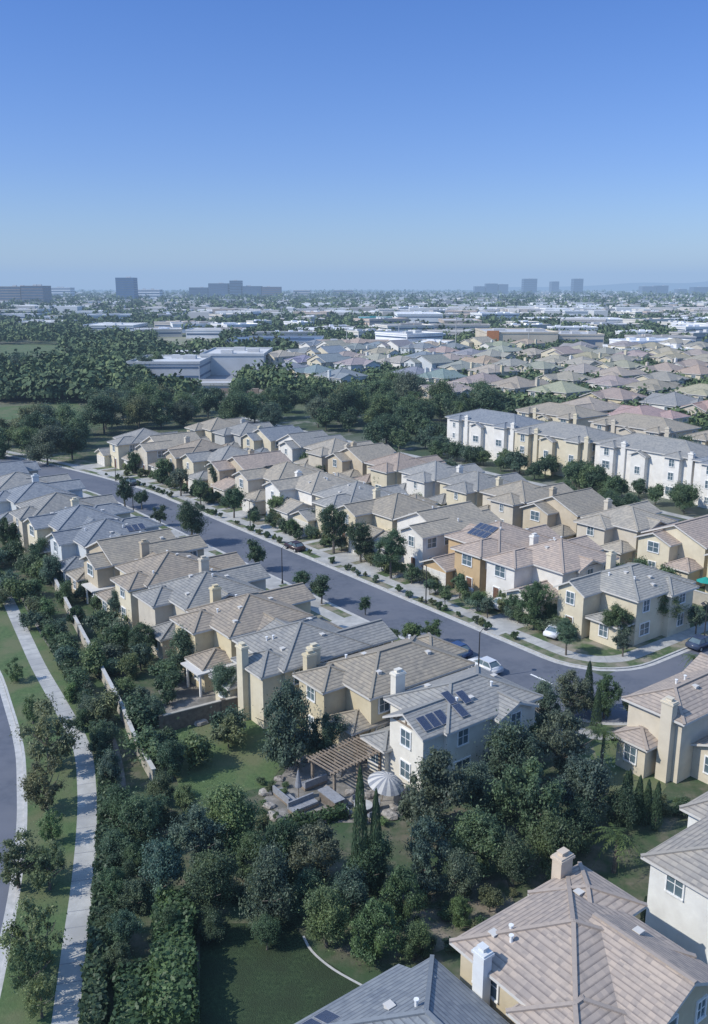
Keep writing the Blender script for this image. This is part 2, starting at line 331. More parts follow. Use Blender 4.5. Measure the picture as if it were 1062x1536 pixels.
mb=MB(); mb.box(-.5,.5,-.06,.02,0,2.15); mb.box(-.35,-.05,-.08,-.06,.2,1); mb.box(.05,.35,-.08,-.06,.2,1); mb.box(-.35,.35,-.08,-.06,1.2,1.95); DOOR=mb.mesh('door',['doorp'])
mb=MB(); mb.box(-.62,-.5,-.1,.02,0,2.27);mb.box(.5,.62,-.1,.02,0,2.27);mb.box(-.5,.5,-.1,.02,2.15,2.27); DFR=mb.mesh('door_frame',['white'])
mb=MB(); mb.box(-.42,.42,-.7,.7,0,.05,0); mb.box(-.38,.38,-.66,.66,.05,.056,1); SOL=mb.mesh('solar_panel',['cushion','solar'])
mb=MB(); mb.cyl((0,0,-.3),(0,0,.35),.09,.09,8); mb.cyl((0,0,.35),(0,0,.42),.14,.14,8); VENT=mb.mesh('vent_pipe',['white'])
mb=MB(); mb.box(-.2,.2,-.2,.2,-.3,.13); mb.box(-.24,.24,-.24,.24,.13,.18); VENT2=mb.mesh('roof_vent',['trim'])
def chim_mesh(w,d,h):
    mb=MB(); mb.box(-w/2,w/2,-d/2,d/2,0,h); mb.box(-w/2-.09,w/2+.09,-d/2-.09,d/2+.09,h,h+.14); mb.box(-w/2-.03,w/2+.03,-d/2-.03,d/2+.03,h+.14,h+.24)
    mb.box(-w/4,w/4,-d/4,d/4,h+.24,h+.45); mb.box(-w/4-.06,w/4+.06,-d/4-.06,d/4+.06,h+.45,h+.5)
    return mb.mesh('chimney',['stucco'])
CHM={}
def getch(h,w=1.05,d=.7):
    k=(round(h*4)/4,w)
    if k not in CHM: CHM[k]=chim_mesh(w,d,k[0])
    return CHM[k]
OH=.45;TH=.2
def block_geo(W,R,b,i,base=-.3):
    e=.011*i
    x0,x1,y0,y1,ze=b['r'][0]+e,b['r'][1]-e,b['r'][2]+e,b['r'][3]-e,b['z']
    ze-=.017*i
    ax=b.get('ax','y'); hip=b.get('hip',True); p=b.get('p',.42)
    z0=b.get('z0',base)
    W.box(x0,x1,y0,y1,z0,ze-.1)
    span=(x1-x0 if ax=='y' else y1-y0)/2; hr=span*p
    if not hip:
        if ax=='y':
            xm=(x0+x1)/2
            for y,f in ((y0,1),(y1,-1)):
                W.add([(x0,y,ze-.1),(x1,y,ze-.1),(xm,y,ze-.1+hr),(x0,y+f*.2,ze-.1),(x1,y+f*.2,ze-.1),(xm,y+f*.2,ze-.1+hr)],[(0,1,2),(3,5,4),(0,2,5,3),(1,4,5,2)])
        else:
            ym=(y0+y1)/2
            for x,f in ((x0,1),(x1,-1)):
                W.add([(x,y0,ze-.1),(x,y1,ze-.1),(x,ym,ze-.1+hr),(x+f*.2,y0,ze-.1),(x+f*.2,y1,ze-.1),(x+f*.2,ym,ze-.1+hr)],[(0,2,1),(3,4,5),(0,3,5,2),(1,2,5,4)])
    X0,X1,Y0,Y1=x0-OH,x1+OH,y0-OH,y1+OH; zz=ze-OH*p
    sp=(X1-X0 if ax=='y' else Y1-Y0)/2; zr=zz+sp*p; ins=sp if hip else 0
    if ax=='y':
        L=Y1-Y0
        if hip and 2*ins>L: ins=L/2-.01
        xm=(X0+X1)/2; top=[(X0,Y0,zz),(X1,Y0,zz),(X1,Y1,zz),(X0,Y1,zz),(xm,Y0+ins,zr),(xm,Y1-ins,zr)]
        tf=[(1,2,5,4),(3,0,4,5)]+([(0,1,4),(2,3,5)] if hip else [])
    else:
        L=X1-X0
        if hip and 2*ins>L: ins=L/2-.01
        ym=(Y0+Y1)/2; top=[(X0,Y0,zz),(X1,Y0,zz),(X1,Y1,zz),(X0,Y1,zz),(X0+ins,ym,zr),(X1-ins,ym,zr)]
        tf=[(0,1,5,4),(2,3,4,5)]+([(1,2,5),(3,0,4)] if hip else [])
    bot=[(v[0],v[1],v[2]-TH) for v in top]
    R.add(top,tf,0); R.add(bot,[tuple(reversed(f)) for f in tf],1)
    def sidef(a,c): R.add([top[a],top[c],bot[c],bot[a]],[(0,3,2,1)],1)
    if hip:
        for a,c in ((0,1),(1,2),(2,3),(3,0)): sidef(a,c)
    else:
        if ax=='y': es=((1,2),(3,0),(0,4),(4,1),(2,5),(5,3))
        else: es=((0,1),(2,3),(1,5),(5,2),(3,4),(4,0))
        for a,c in es: sidef(a,c)
    caps=[(4,5)]
    if hip: caps+= [(0,4),(1,4),(2,5),(3,5)] if ax=='y' else [(0,4),(3,4),(1,5),(2,5)]
    for a,c in caps:
        va,vc=Vector(top[a]),Vector(top[c])
        if (va-vc).length>.3: R.bar(va+Vector((0,0,.03)),vc+Vector((0,0,.03)),.24,.1,2)
    b['_e']=(x0,x1,y0,y1,ze,zr,sp,ax,hip,p)
def roofz(b,x,y):
    x0,x1,y0,y1,ze,zr,sp,ax,hip,p=b['_e']
    X0,X1,Y0,Y1=x0-OH,x1+OH,y0-OH,y1+OH
    if not(X0<x<X1 and Y0<y<Y1): return -1
    zz=ze-OH*p
    d=min(x-X0,X1-x) if ax=='y' else min(y-Y0,Y1-y)
    if hip: d=min(x-X0,X1-x,y-Y0,Y1-y)
    return zz+d*p
FOOT=[]
def house(s0,t0,ang,blocks,wall,roof,lod=0,chims=(),solars=(),garage=None,door=None,name='house',seed=0,wall2=None,z=0):
    r=random.Random(seed); x,y,_=ST(s0,t0)
    root=empty(name,(x,y,z),ang)
    W=MB();R=MB()
    for i,b in enumerate(blocks): block_geo(W,R,b,i)
    ob('wall',W.mesh('wall',['stucco']),root,color=wall)
    ro=ob('roof',R.mesh('roof',['roof','trim','cap']),root,color=roof)
    ca,sa=math.cos(ang),math.sin(ang)
    ext=max(max(abs(v) for v in b['r']) for b in blocks); FOOT.append((x,y,ext*.86))
    if garage:
        bx,by,rot=garage; ob('garage_door',GAR,root,(bx,by,0),rot)
    if door:
        bx,by,rot=door; dd=ob('door',DOOR,root,(bx,by,.05),rot); ob('door_frame',DFR,dd)
    for i,b in enumerate(blocks):
        if b.get('nowin'): continue
        x0,x1,y0,y1,ze=b['_e'][:5]
        for (fx,fy,dx,dy,L,rot) in ((0,-1,1,0,x1-x0,0),(1,0,0,1,y1-y0,PI/2),(0,1,-1,0,x1-x0,PI),(-1,0,0,-1,y1-y0,-PI/2)):
            wx=ca*fx-sa*fy; wy=sa*fx+ca*fy
            cx=(x0+x1)/2 if fx==0 else (x1 if fx>0 else x0); cy=(y0+y1)/2 if fy==0 else (y1 if fy>0 else y0)
            gx=x+ca*cx-sa*cy; gy=y+sa*cx+ca*cy
            if wx*(-gx)+wy*(-gy)<-.25*math.hypot(gx,gy): continue
            n=max(1,int(L/(2.9 if lod==0 else 3.4)))
            if L<1.8: continue
            for zb in ([1.0,3.85]+([6.5] if ze>8 else []) if ze>5 else [1.0]):
                if lod>1 and zb<2: continue
                for k in range(n):
                    u=(k+.5)/n*L-L/2
                    px,py=cx+dx*u,cy+dy*u
                    ok=True
                    for j,c in enumerate(blocks):
                        if j==i: continue
                        q=c['_e']
                        for uu in (-1,0,1):
                            tx,ty=px+fx*.5+dx*uu,py+fy*.5+dy*uu
                            top=q[4]+ (.9 if zb>2 else 0)
                            if q[0]-.3<tx<q[1]+.3 and q[2]-.3<ty<q[3]+.3 and top>zb-.2: ok=False
                    if garage and zb<2 and abs(px-garage[0])<3.2 and abs(py-garage[1])<1: ok=False
                    if door and zb<2 and abs(px-door[0])<1.3 and abs(py-door[1])<1: ok=False
                    for c in chims:
                        if abs(px-c[0])<1.3 and abs(py-c[1])<1.3: ok=False
                    if not ok or r.random()<.1: continue
                    key=r.choice([(1.1,1.4),(1.1,1.4),(1.7,1.4),(.7,1.1)]) if L/n>2.6 else (1.1,1.4)
                    wo_=ob('window',WN[key][0],root,(px,py,zb),rot)
                    ob('pane',WN[key][1],wo_)
    for c in chims:
        ob('chimney',getch(c[2]),ro,(c[0],c[1],0),0 if len(c)<4 else c[3],color=wall2 or wall)
    if lod==0:
        for k in range(5):
            b=blocks[0]; q=b['_e']; vx=r.uniform(q[0]+1,q[1]-1); vy=r.uniform(q[2]+1,q[3]-1)
            zt=max(roofz(c,vx,vy) for c in blocks)
            ob('vent_pipe' if k%2 else 'roof_vent',VENT if k%2 else VENT2,ro,(vx,vy,zt))
    for (bi,side,n,u0,v0,rows) in solars:
        q=blocks[bi]['_e']; x0,x1,y0,y1,ze,zr,sp,ax,hip,p=q
        zz=ze-OH*p; sl_=math.atan(p)
        for rr in range(rows):
            for k in range(n):
                a=u0+k*.92; d=v0+rr*1.5*math.cos(sl_)
                if side=='-x': P=(x0-OH+d,a,zz+d*p+.1); Rm=Matrix.Rotation(-sl_,4,'Y')@Matrix.Rotation(PI/2,4,'Z')
                elif side=='+x': P=(x1+OH-d,a,zz+d*p+.1); Rm=Matrix.Rotation(sl_,4,'Y')@Matrix.Rotation(PI/2,4,'Z')
                elif side=='-y': P=(a,y0-OH+d,zz+d*p+.1); Rm=Matrix.Rotation(sl_,4,'X')
                else: P=(a,y1+OH-d,zz+d*p+.1); Rm=Matrix.Rotation(-sl_,4,'X')
                o=ob('solar_panel',SOL,ro,P); o.rotation_euler=Rm.to_euler()
    return root
AF=math.atan2(-.8,.6); AN=math.atan2(.8,-.6); AR=math.atan2(-.6,-.8)
WC={'cream':(.63,.57,.43),'white':(.74,.72,.67),'pale yellow':(.60,.52,.35),'tan':(.51,.44,.33),'blue grey':(.55,.58,.59),'orange':(.52,.38,.22),'beige':(.57,.52,.43),'grey':(.48,.48,.46)}
RC={'tan':(.315,.287,.235),'pinkish':(.37,.31,.262),'grey':(.275,.278,.267),'brown':(.27,.238,.195),'blue grey':(.215,.24,.268),'beige':(.345,.32,.27)}
def generic(w,d,seed,mir=None):
    r=random.Random(seed); m=1 if (mir if mir is not None else r.random()<.5) else -1
    def rx(a,b_): return (a,b_) if m>0 else (-b_,-a)
    st=r.randrange(4); B=[]
    x=rx(-w/2,w/2)
    B.append(dict(r=(*x,-d/2+4.6,d/2-2.2),z=5.9,ax='y' if st in(0,2) else 'x',hip=st!=2))
    x=rx(-w/2,-w/2+w*.5); B.append(dict(r=(*x,-d/2+1.2,-d/2+8),z=5.9,ax='y',hip=st==1))
    x=rx(w*.02-.1,w/2-.15); B.append(dict(r=(*x,-d/2-.2,-d/2+5.5),z=3.0,ax='y' if st%2 else 'x',hip=st==3,nowin=1))
    gx=(x[0]+x[1])/2; gar=(gx,-d/2-.2+.022,0)
    x=rx(-w/2+.4,w*.08); B.append(dict(r=(*x,d/2-4,d/2),z=5.7,ax='y',hip=st in(0,3)))
    x=rx(w*.1,w/2-.4); B.append(dict(r=(*x,d/2-3.5,d/2+.8),z=3.0,ax='x',hip=True))
    if st in (1,3):
        x=rx(w*.15,w/2+.35); B.append(dict(r=(*x,-1.2,3.2),z=5.75,ax='x',hip=False))
    xx=rx(-w/2+.6,-w/2+3.2); dr=((xx[0]+xx[1])/2,-d/2+1.2+.011,0)
    ch=(m*(-w/2-.25),r.uniform(-1,3),7.0+r.random()*.7,PI/2)
    return B,gar,dr,ch
def placeg(s,t,ang,wn,rn,w,d,seed,label,group,lod=0,solars=(),mir=None,nch=1,z=0):
    B,g,dr,ch=generic(w,d,seed,mir)
    wc=tuple(c*random.Random(seed+1).uniform(.94,1.05) for c in WC[wn]); rc=tuple(c*random.Random(seed+2).uniform(.9,1.12) for c in RC[rn])
    chs=[ch] if nch else []
    if nch>1: chs.append((ch[0]*.2,B[3]['r'][3]+.3,7.2))
    o=house(s,t,ang,B,wc,rc,lod,chs,solars,g,dr,'house',seed,z=z)
    reg(group,o,label,'house')
    return o
NR=[(2.4,'cream','grey'),(12.6,'pale yellow','brown'),(22.4,'beige','grey'),(32.5,'cream','brown'),(43,'tan','tan'),(53,'blue grey','blue grey'),(63.5,'cream','blue grey'),(74,'beige','grey'),(84.5,'blue grey','blue grey'),(95,'cream','grey'),(106,'beige','blue grey')]
for i,(s,wn,rn) in enumerate(NR):
    placeg(s,-26.0+tc_(s),AN,wn,rn,8.8,16.2,100+i*3,'@ house from the left backing onto the hedge, %s walls, %s roof'%(wn,rn),'houses on the near side of the street',0 if i<7 else 1,nch=(2,1,1,0,1,0,1,0,1,0,0)[i],solars=[(0,'-x',3,-3,2,1)] if i==5 else ())
for s_,t_,sd_ in ((88,-47,433),(100,-45,436),(112,-43,439)):
    placeg(s_,t_,AN,'cream' if sd_!=436 else 'beige','blue grey',10,15,sd_,'@ blue roofed house beyond the hedge at the left edge','houses at the left edge',1,nch=0)
o=house(-16.0,-23.6,AN,[dict(r=(-3.7,3.5,-6.2,4.2),z=5.8,ax='y'),dict(r=(-3.3,0.9,2.5,6.4),z=5.85,ax='y',hip=False,p=.5),dict(r=(0.9,3.3,3,6.9),z=3.1,ax='y'),dict(r=(-4.4,-1.5,-5,-1),z=5.6,ax='x',hip=False)],(.71,.68,.60),RC['grey'],0,[(3.75,3.2,7.6,PI/2)],[(0,'-x',1,1.9,1.4,2),(1,'-x',3,3.9,1.1,1),(0,'-x',1,.6,2.4,1)],None,None,seed=5)
W2=MB()
for a,b_ in (((-1.2,6.42,5.8),(-1.2,6.42,6.85)),((-2.4,6.42,5.8),(-1.2,6.42,6.8)),((0,6.42,5.8),(-1.2,6.42,6.8)),((-2.7,6.42,5.75),(.4,6.42,5.75))): W2.bar(a,b_,.09,.16)
ob('gable_timber',W2.mesh('gable_timber',['wood']),o)
tag(o,'white house in the centre with grey tiled roof and solar panels','house')
o=house(-7.4,-24.4,AN,[dict(r=(-3.9,3.8,-7,4.6),z=5.9,ax='y'),dict(r=(-.2,3.8,3,7.0),z=5.75,ax='y'),dict(r=(-3.7,-.6,3,6.4),z=3.1,ax='y'),dict(r=(-1,4.0,-9,-5),z=5.7,ax='y')],(.58,.51,.36),(.288,.262,.215),0,[(4.1,5.6,7.0,PI/2)],(),None,None,seed=9)
tag(o,'yellow tan house with tall chimney behind the white solar panel house','house')
FRW=[(6.5,'white','pinkish'),(17.5,'orange','pinkish'),(29,'white','tan'),(40,'cream','tan'),(51,'cream','grey'),(62,'white','beige'),(73,'beige','tan'),(84,'tan','pinkish'),(95,'cream','grey'),(106,'tan','brown'),(117,'beige','tan'),(128,'cream','grey')]
for i,(s,wn,rn) in enumerate(FRW):
    sol=[(0,'-y',4,-2,2.2,2)] if i==1 else ([(0,'-x',4,-2,1.6,2)] if i in(6,8) else ())
    placeg(s,15.2+tc_(s),AF,wn,rn,9.8,17,200+i*7,'@ house from the left facing the street, %s walls, %s roof'%(wn,rn),'houses on the far side of the street',0 if i<6 else 1,solars=sol,nch=(1,0,0,1,0,1,0,1,0,0,1,0)[i])
o=house(-5.6,14.2,AF,[dict(r=(-4.4,4.4,-3.8,6.6),z=5.8,ax='y'),dict(r=(-4.4,-.6,-7.0,-2),z=5.7,ax='y',hip=False,p=.55),dict(r=(0,3.9,-6.3,-3),z=3,ax='x'),dict(r=(1.2,5.2,1.5,6.2),z=5.6,ax='x')],(.64,.58,.44),(.295,.295,.275),0,[(-4.7,3.2,7.6,PI/2)],[],None,(-2.5,-6.98,0),seed=77)
tag(o,'cream corner house with grey roof beside the bend in the street','house')
R2=[(-9,'pale yellow','beige'),(2,'cream','pinkish'),(13,'beige','beige'),(24,'tan','tan'),(35,'beige','tan'),(46,'cream','grey'),(57,'white','grey'),(68,'cream','pinkish'),(79,'tan','tan'),(90,'beige','beige'),(101,'white','grey'),(112,'cream','blue grey'),(123,'grey','grey'),(134,'cream','tan')]
for i,(s,wn,rn) in enumerate(R2):
    placeg(s,41+tc_(s)*.9,AN,wn,rn,9.6,15.5,300+i*11,'@ house from the left in the second row, %s walls, %s roof'%(wn,rn),'houses in the second row behind the street',1,solars=[(0,'+x',4,-3,1.6,2)] if i in(3,6) else (),nch=1 if i%3!=1 else 0)
o=house(-30.5,-2.5,AF,[dict(r=(-5.5,-.3,-9,6),z=5.9,ax='y',p=.4),dict(r=(-.5,3.4,-7,4),z=3.1,ax='y',hip=False,p=.4),dict(r=(-5.2,1.2,-1.5,4.8),z=5.8,ax='x',hip=False,p=.42),dict(r=(-5.3,-2.4,-10.6,-8),z=3.2,ax='y')],(.61,.55,.44),(.36,.31,.265),0,[(-1.4,-9.35,6.9),(-.6,5,7.3,PI/2)],seed=15)
tag(o,'two storey cream house with chimneys at the right edge above the small lawn','house')
placeg(-31,14,AR,'tan','pinkish',10,15,901,'tan house at the far right edge beside the cross street','house at the right edge',0)
o=house(-43.8,-22.5,AF,[dict(r=(-4.6,2.6,-6.0,6),z=5.6,ax='y',p=.36),dict(r=(2.6,6.5,-5,3),z=3.0,ax='x'),dict(r=(-6.5,-3,1,6),z=5.4,ax='x',p=.36)],(.71,.71,.68),(.32,.30,.265),0,[],seed=31)
tag(o,'white walled house with tan grey roof behind the pink roofed house, lower right','house')
o=house(-43.6,-37.9,AF,[dict(r=(-6,1.8,-5.4,3.4),z=5.7,ax='x',p=.36),dict(r=(-6.2,-2.2,1.0,4.8),z=5.7,ax='y',p=.34),dict(r=(-1.5,3.8,-2.6,3.6),z=5.6,ax='x',hip=False,p=.5),dict(r=(-1,2.8,-6.3,-2),z=5.5,ax='y',p=.38)],(.54,.47,.34),(.362,.312,.27),0,[(-6.5,3.4,6.8,PI/2),],seed=32,wall2=(.57,.48,.38))
tag(o,'large house with pinkish tan tiled hip roof in the lower right corner','house')
q=[c for c in o.children if c.name.startswith('roof')][0]
ob('chimney',getch(6.5,.75,.6),q,(-3.9,-5.9,0),color=(.64,.66,.66))
o=house(-43,-48.6,AF,[dict(r=(-6.2,8,-3.6,3.9),z=4.5,ax='x',p=.45),dict(r=(-7.4,-2.4,-7,2.5),z=3.9,ax='y',hip=False,p=.42),dict(r=(1.5,6,-7,0),z=3.8,ax='y',p=.42)],(.5,.5,.47),(.195,.22,.245),0,[],[(1,'-x',4,-5.5,1.2,1)],seed=34)
tag(o,'low house with dark blue grey roof at the bottom edge','house')
def townhouse(s,t,ang,L,wn,rn,seed,grp,lab,D=11.5):
    B=[dict(r=(-L/2,L/2,-D/2,D/2),z=8.7,ax='x',p=.34)]
    n=max(2,int(L/6)); chs=[]
    for k in range(n):
        c=-L/2+(k+.5)*L/n
        B.append(dict(r=(c-1.7,c+1.7,-D/2-1.2,-D/2+3),z=8.6-(k%2)*.8,ax='y',hip=k%2==0,p=.42))
        if k%2==0: chs.append((c+L/n*.45,-D/2-.1,9.3))
        B.append(dict(r=(c-1.7,c+1.7,D/2-3,D/2+1.2),z=8.3,ax='y',hip=True,p=.42))
    chs=[c for c in chs if abs(c[0])<L/2]
    o=house(s,t,ang,B,WC[wn],RC[rn],1,chs,(),None,None,'townhouse_row',seed,z=-.13)
    reg(grp,o,lab,'townhouses')
for i,(s,t,L,wn,rn) in enumerate([(15,84,23,'white','blue grey'),(39,85,23,'white','grey'),(62,84,21,'cream','grey'),(86,86,23,'white','blue grey'),(-9,85,23,'cream','tan'),(33,108,22,'cream','tan'),(60,109,22,'beige','tan'),(8,108,22,'beige','beige'),(86,110,20,'cream','tan')]):
    townhouse(s,t,AF,L,wn,rn,500+i,'townhouse rows beyond the second street','@ long townhouse row from the left, %s walls, %s roof'%(wn,rn))
PR=[]
for k in range(8):
    B,g,dr,ch=generic(15,19,700+k*5)
    for b in B: b['z']+=(1.0 if k<=5 else 2.2) if b['z']>5 else 0; b['p']=.38
    W=MB();R=MB()
    for i,b in enumerate(B): block_geo(W,R,b,i)
    wins=[]
    for b in B:
        if b['z']<5: continue
        x0,x1,y0,y1,ze=b['_e'][:5]
        for (cx,cy,rot) in (((x0+x1)/2,y0,0),((x0+x1)/2,y1,PI),(x0,(y0+y1)/2,-PI/2),(x1,(y0+y1)/2,PI/2)):
            L=(x1-x0) if rot in (0,PI) else (y1-y0)
            for off in ((-L*.25,L*.25) if L>5 else (0,)):
                ax_,ay_=(cx+off,cy) if rot in (0,PI) else (cx,cy+off)
                blk=any(c is not b and c['_e'][0]-.2<ax_+.4*math.sin(rot)<c['_e'][1]+.2 and c['_e'][2]-.2<ay_-.4*math.cos(rot)<c['_e'][3]+.2 for c in B)
                if not blk: wins.append((ax_,ay_,ze-2.2,rot)); 
    PR.append((W.mesh('wall',['stucco']),R.mesh('roof',['roof','trim','cap']),wins,ch))
nm=0
rowi=0
for t in list(range(134,700,31)):
    rowi+=1
    jit=random.Random(t).uniform(-6,6)
    for k in range(-12,50):
        s=k*19.5+jit+random.Random(k*t+3).uniform(-2,2)
        if (k+rowi*3)%9==0: continue
        x,y,_=ST(s,t); px,py,dp=proj(x,y,0)
        if not(-10<px<1090): continue
        lim = 735 if py>614 else (650 if py>592 else (400 if py>545 else 395+(545-py)*6))
        if px<lim or py<530 or py>660: continue
        if px>700 and py<545 and rnd.random()<.2: continue
        if nm>230: continue
        r=random.Random(int(k*977+t)); pr=PR[r.randrange(8) if py<600 else r.randrange(6)]
        ang=(AF if rowi%2 else AN)+(PI/2 if r.random()<.25 else 0)
        blu=px<720 and py<600
        wn=r.choice(['white','cream','blue grey','white'] if blu else ['cream','beige','cream','white','pale yellow'])
        rn=r.choice(['blue grey','grey','beige'] if blu else ['tan','beige','beige','tan','grey','pinkish'])
        o=empty('house',(x,y,-.13),ang); FOOT.append((x,y,8.5))
        ob('wall',pr[0],o,color=WC[wn]); ro=ob('roof',pr[1],o,color=tuple(c*r.uniform(.88,1.08) for c in RC[rn]))
        if r.random()<.5: ob('chimney',getch(9,1.3,.9),ro,(pr[3][0],pr[3][1],0),PI/2,color=WC[wn])
        if dp<520:
            ca,sa=math.cos(ang),math.sin(ang)
            for (cx,cy,z,rot) in pr[2]:
                fx,fy=math.sin(rot),-math.cos(rot); wx=ca*fx-sa*fy; wy=sa*fx+ca*fy
                if wx*-x+wy*-y>0:
                    wi=ob('window',WN[(1.7,1.4)][0],o,(cx,cy,z),rot); ob('pane',WN[(1.7,1.4)][1],wi)
        reg('far houses, row %d'%rowi,o,'@ %s roofed house from the left in the %s distant row behind the townhouses'%(rn,ordw(rowi)),'house')
        nm+=1
# ---------------------------------------------------------------- vegetation
def np_mesh(name,V,Fq,mat):
    me=bpy.data.meshes.new(name); nv=len(V); nf=len(Fq); k=Fq.shape[1]
    me.vertices.add(nv); me.vertices.foreach_set('co',V.astype(np.float32).ravel())
    me.loops.add(nf*k); me.loops.foreach_set('vertex_index',Fq.astype(np.int32).ravel())
    me.polygons.add(nf); me.polygons.foreach_set('loop_start',np.arange(0,nf*k,k,dtype=np.int32)); me.polygons.foreach_set('loop_total',np.full(nf,k,dtype=np.int32))
    me.materials.append(M[mat]); me.update(calc_edges=True); return me
def leaves(P,Nn,size,rs,asp=.7):
    n=len(P); Nn=Nn+rs.normal(0,.55,(n,3)); Nn/=np.linalg.norm(Nn,axis=1)[:,None]+1e-9
    a=rs.normal(0,1,(n,3)); T=np.cross(Nn,a); T/=np.linalg.norm(T,axis=1)[:,None]+1e-9; B=np.cross(Nn,T)
    sz=(size*rs.uniform(.6,1.4,n))[:,None]
    V=np.stack([P-T*sz-B*sz*asp*.3,P-B*sz*asp,P+T*sz+B*sz*asp*.2,P+B*sz*asp],1).reshape(-1,3)
    return V,np.arange(4*n).reshape(-1,4)
def crown(seed,n,leaf,k=18,flat=.9,cr=(.2,.38),up=0.0,feather=.55,inner=16):
    rs=np.random.RandomState(seed); Vs=[];Fs=[];o=0
    cen=[]; ax=rs.uniform(.78,1.1,3); lean=rs.uniform(-.2,.2,2)
    while len(cen)<k:
        p=rs.uniform(-1,1,3)
        if .3<np.linalg.norm(p)<.9:
            p=p*ax*np.array([1,1,flat]); tp=1-up*max(0,p[2]); p[:2]=p[:2]*tp+lean*p[2]
            cen.append(p+np.array([0,0,.06]))
    cen.append(np.array([0,0,.1])); cen.append(np.array([0,0,-.25])); cen.append(np.array([.2,-.1,.3]))
    rad=rs.uniform(cr[0],cr[1],len(cen)); pr=rad**2/np.sum(rad**2)
    for c,r_,w_ in zip(cen,rad,pr):
        m=int(n*w_*rs.uniform(.6,1.3)); d=rs.normal(0,1,(m,3)); d/=np.linalg.norm(d,axis=1)[:,None]
        d[:,2]=np.where((d[:,2]<-.3)&(rs.rand(m)<.6),-d[:,2],d[:,2])
        st=rs.uniform(.55,1.35,3)
        rr=r_*(rs.uniform(.4,1.15,m)+feather*rs.exponential(.5,m)*(rs.rand(m)<.6))[:,None]
        P=c+d*rr*st*np.array([1,1,.95]); V,Fq=leaves(P,d*.7+np.array([0,0,.35]),leaf,rs,.5); Vs.append(V);Fs.append(Fq+o);o+=len(V)
        m2=max(5,m//inner); d=rs.normal(0,1,(m2,3)); d/=np.linalg.norm(d,axis=1)[:,None]
        P=c+d*r_*.4*st; V,Fq=leaves(P,d,leaf*2.5,rs,.9); Vs.append(V);Fs.append(Fq+o);o+=len(V)
    return np_mesh('crown',np.concatenate(Vs),np.concatenate(Fs),'leaf')
HI=[crown(11,15000,.038,k=36,inner=28),crown(12,15000,.038,k=38,up=.5,flat=1.2,inner=24),crown(13,12000,.038,k=42,cr=(.13,.27),inner=34),crown(14,14000,.042,k=30,flat=.85,cr=(.2,.36),inner=22),crown(15,13000,.036,k=48,cr=(.12,.25),up=.35,flat=1.15,inner=34),crown(16,13000,.042,k=28,cr=(.18,.38),inner=22),crown(17,14000,.038,k=40,cr=(.14,.3),up=.6,flat=1.3,inner=28),crown(18,11000,.045,k=34,cr=(.15,.34),flat=1.05,feather=.9,inner=28)]
MI=[crown(31+i,3800,.070,k=20+i*2,up=.1*i) for i in range(6)]
LO=[crown(51+i,900,.13,k=12) for i in range(5)]
SPARSE=[crown(71+i,4600,.042,k=36,cr=(.12,.26),flat=1.0,inner=24) for i in range(3)]
SH=[crown(91+i,2600,.08,k=10,flat=.7,cr=(.3,.48)) for i in range(4)]
def spire(seed,n,leaf):
    rs=np.random.RandomState(seed); z=rs.uniform(0,1,n)**.9; a=rs.uniform(0,2*PI,n); r_=(.5*(1-z)**.55*(.4+.6*np.minimum(1,z*8)))*rs.uniform(.75,1.1,n)
    P=np.stack([r_*np.cos(a),r_*np.sin(a),z*1.0],1); d=np.stack([np.cos(a),np.sin(a),np.full(n,.4)],1)
    V,Fq=leaves(P,d,leaf,rs); return np_mesh('crown',V,Fq,'leaf')
CY=[spire(5+i,2200,.03) for i in range(2)]
def trunk(seed,h=1.0):
    r=random.Random(seed); mb=MB(); mb.cyl((0,0,-.05),(.03,.02,.5),.06,.042,8); mb.cyl((.03,.02,.5),(0,.04,.95),.042,.025,7)
    for k in range(6):
        a=r.uniform(0,2*PI); z=r.uniform(.4,.7); L=r.uniform(.3,.5); p=Vector((.03,.02,z)); q=p+Vector((math.cos(a)*L,math.sin(a)*L,L*.9)); mb.cyl(p,q,.028,.012,6)
        q2=q+Vector((math.cos(a+.8)*.2,math.sin(a+.8)*.2,.15)); mb.cyl(q,q2,.013,.005,5)
    return mb.mesh('trunk',['bark'])
TR=[trunk(i) for i in range(3)]
def palmcrown():
    rs=random.Random(3); mb=MB()
    for k in range(26):
        a=k*2.4; el=rs.uniform(-.5,1.1); L=1.0; prev=None
        for j in range(9):
            u=j/8; x=L*u; z=math.sin(el)*u-0.75*u*u; r_=math.cos(el*.6)*x
            c=Vector((math.cos(a)*r_,math.sin(a)*r_,z))
            if prev is not None:
                sd_=Vector((-math.sin(a),math.cos(a),0)); wv=.16*math.sin(PI*min(1,u+.08))+.01
                for sg in (-1,1):
                    for h_ in (0,.5):
                        b0=prev.lerp(c,h_); b1=prev.lerp(c,h_+.32); tip=b0.lerp(c,.8)+sd_*sg*wv+Vector((0,0,-.05))
                        mb.add([b0,b1,tip],[(0,1,2)])
            prev=c
    return mb.mesh('crown',['leaf'])
PC=palmcrown()
mb=MB(); mb.cyl((0,0,-.05),(.02,0,1),.03,.02,8); PTK=mb.mesh('trunk',['bark'])
GR={'d':(.072,.112,.066),'m':(.098,.145,.076),'l':(.135,.182,.085),'b':(.096,.142,.102),'o':(.150,.168,.088),'g':(.122,.15,.105),'r':(.15,.12,.07)}
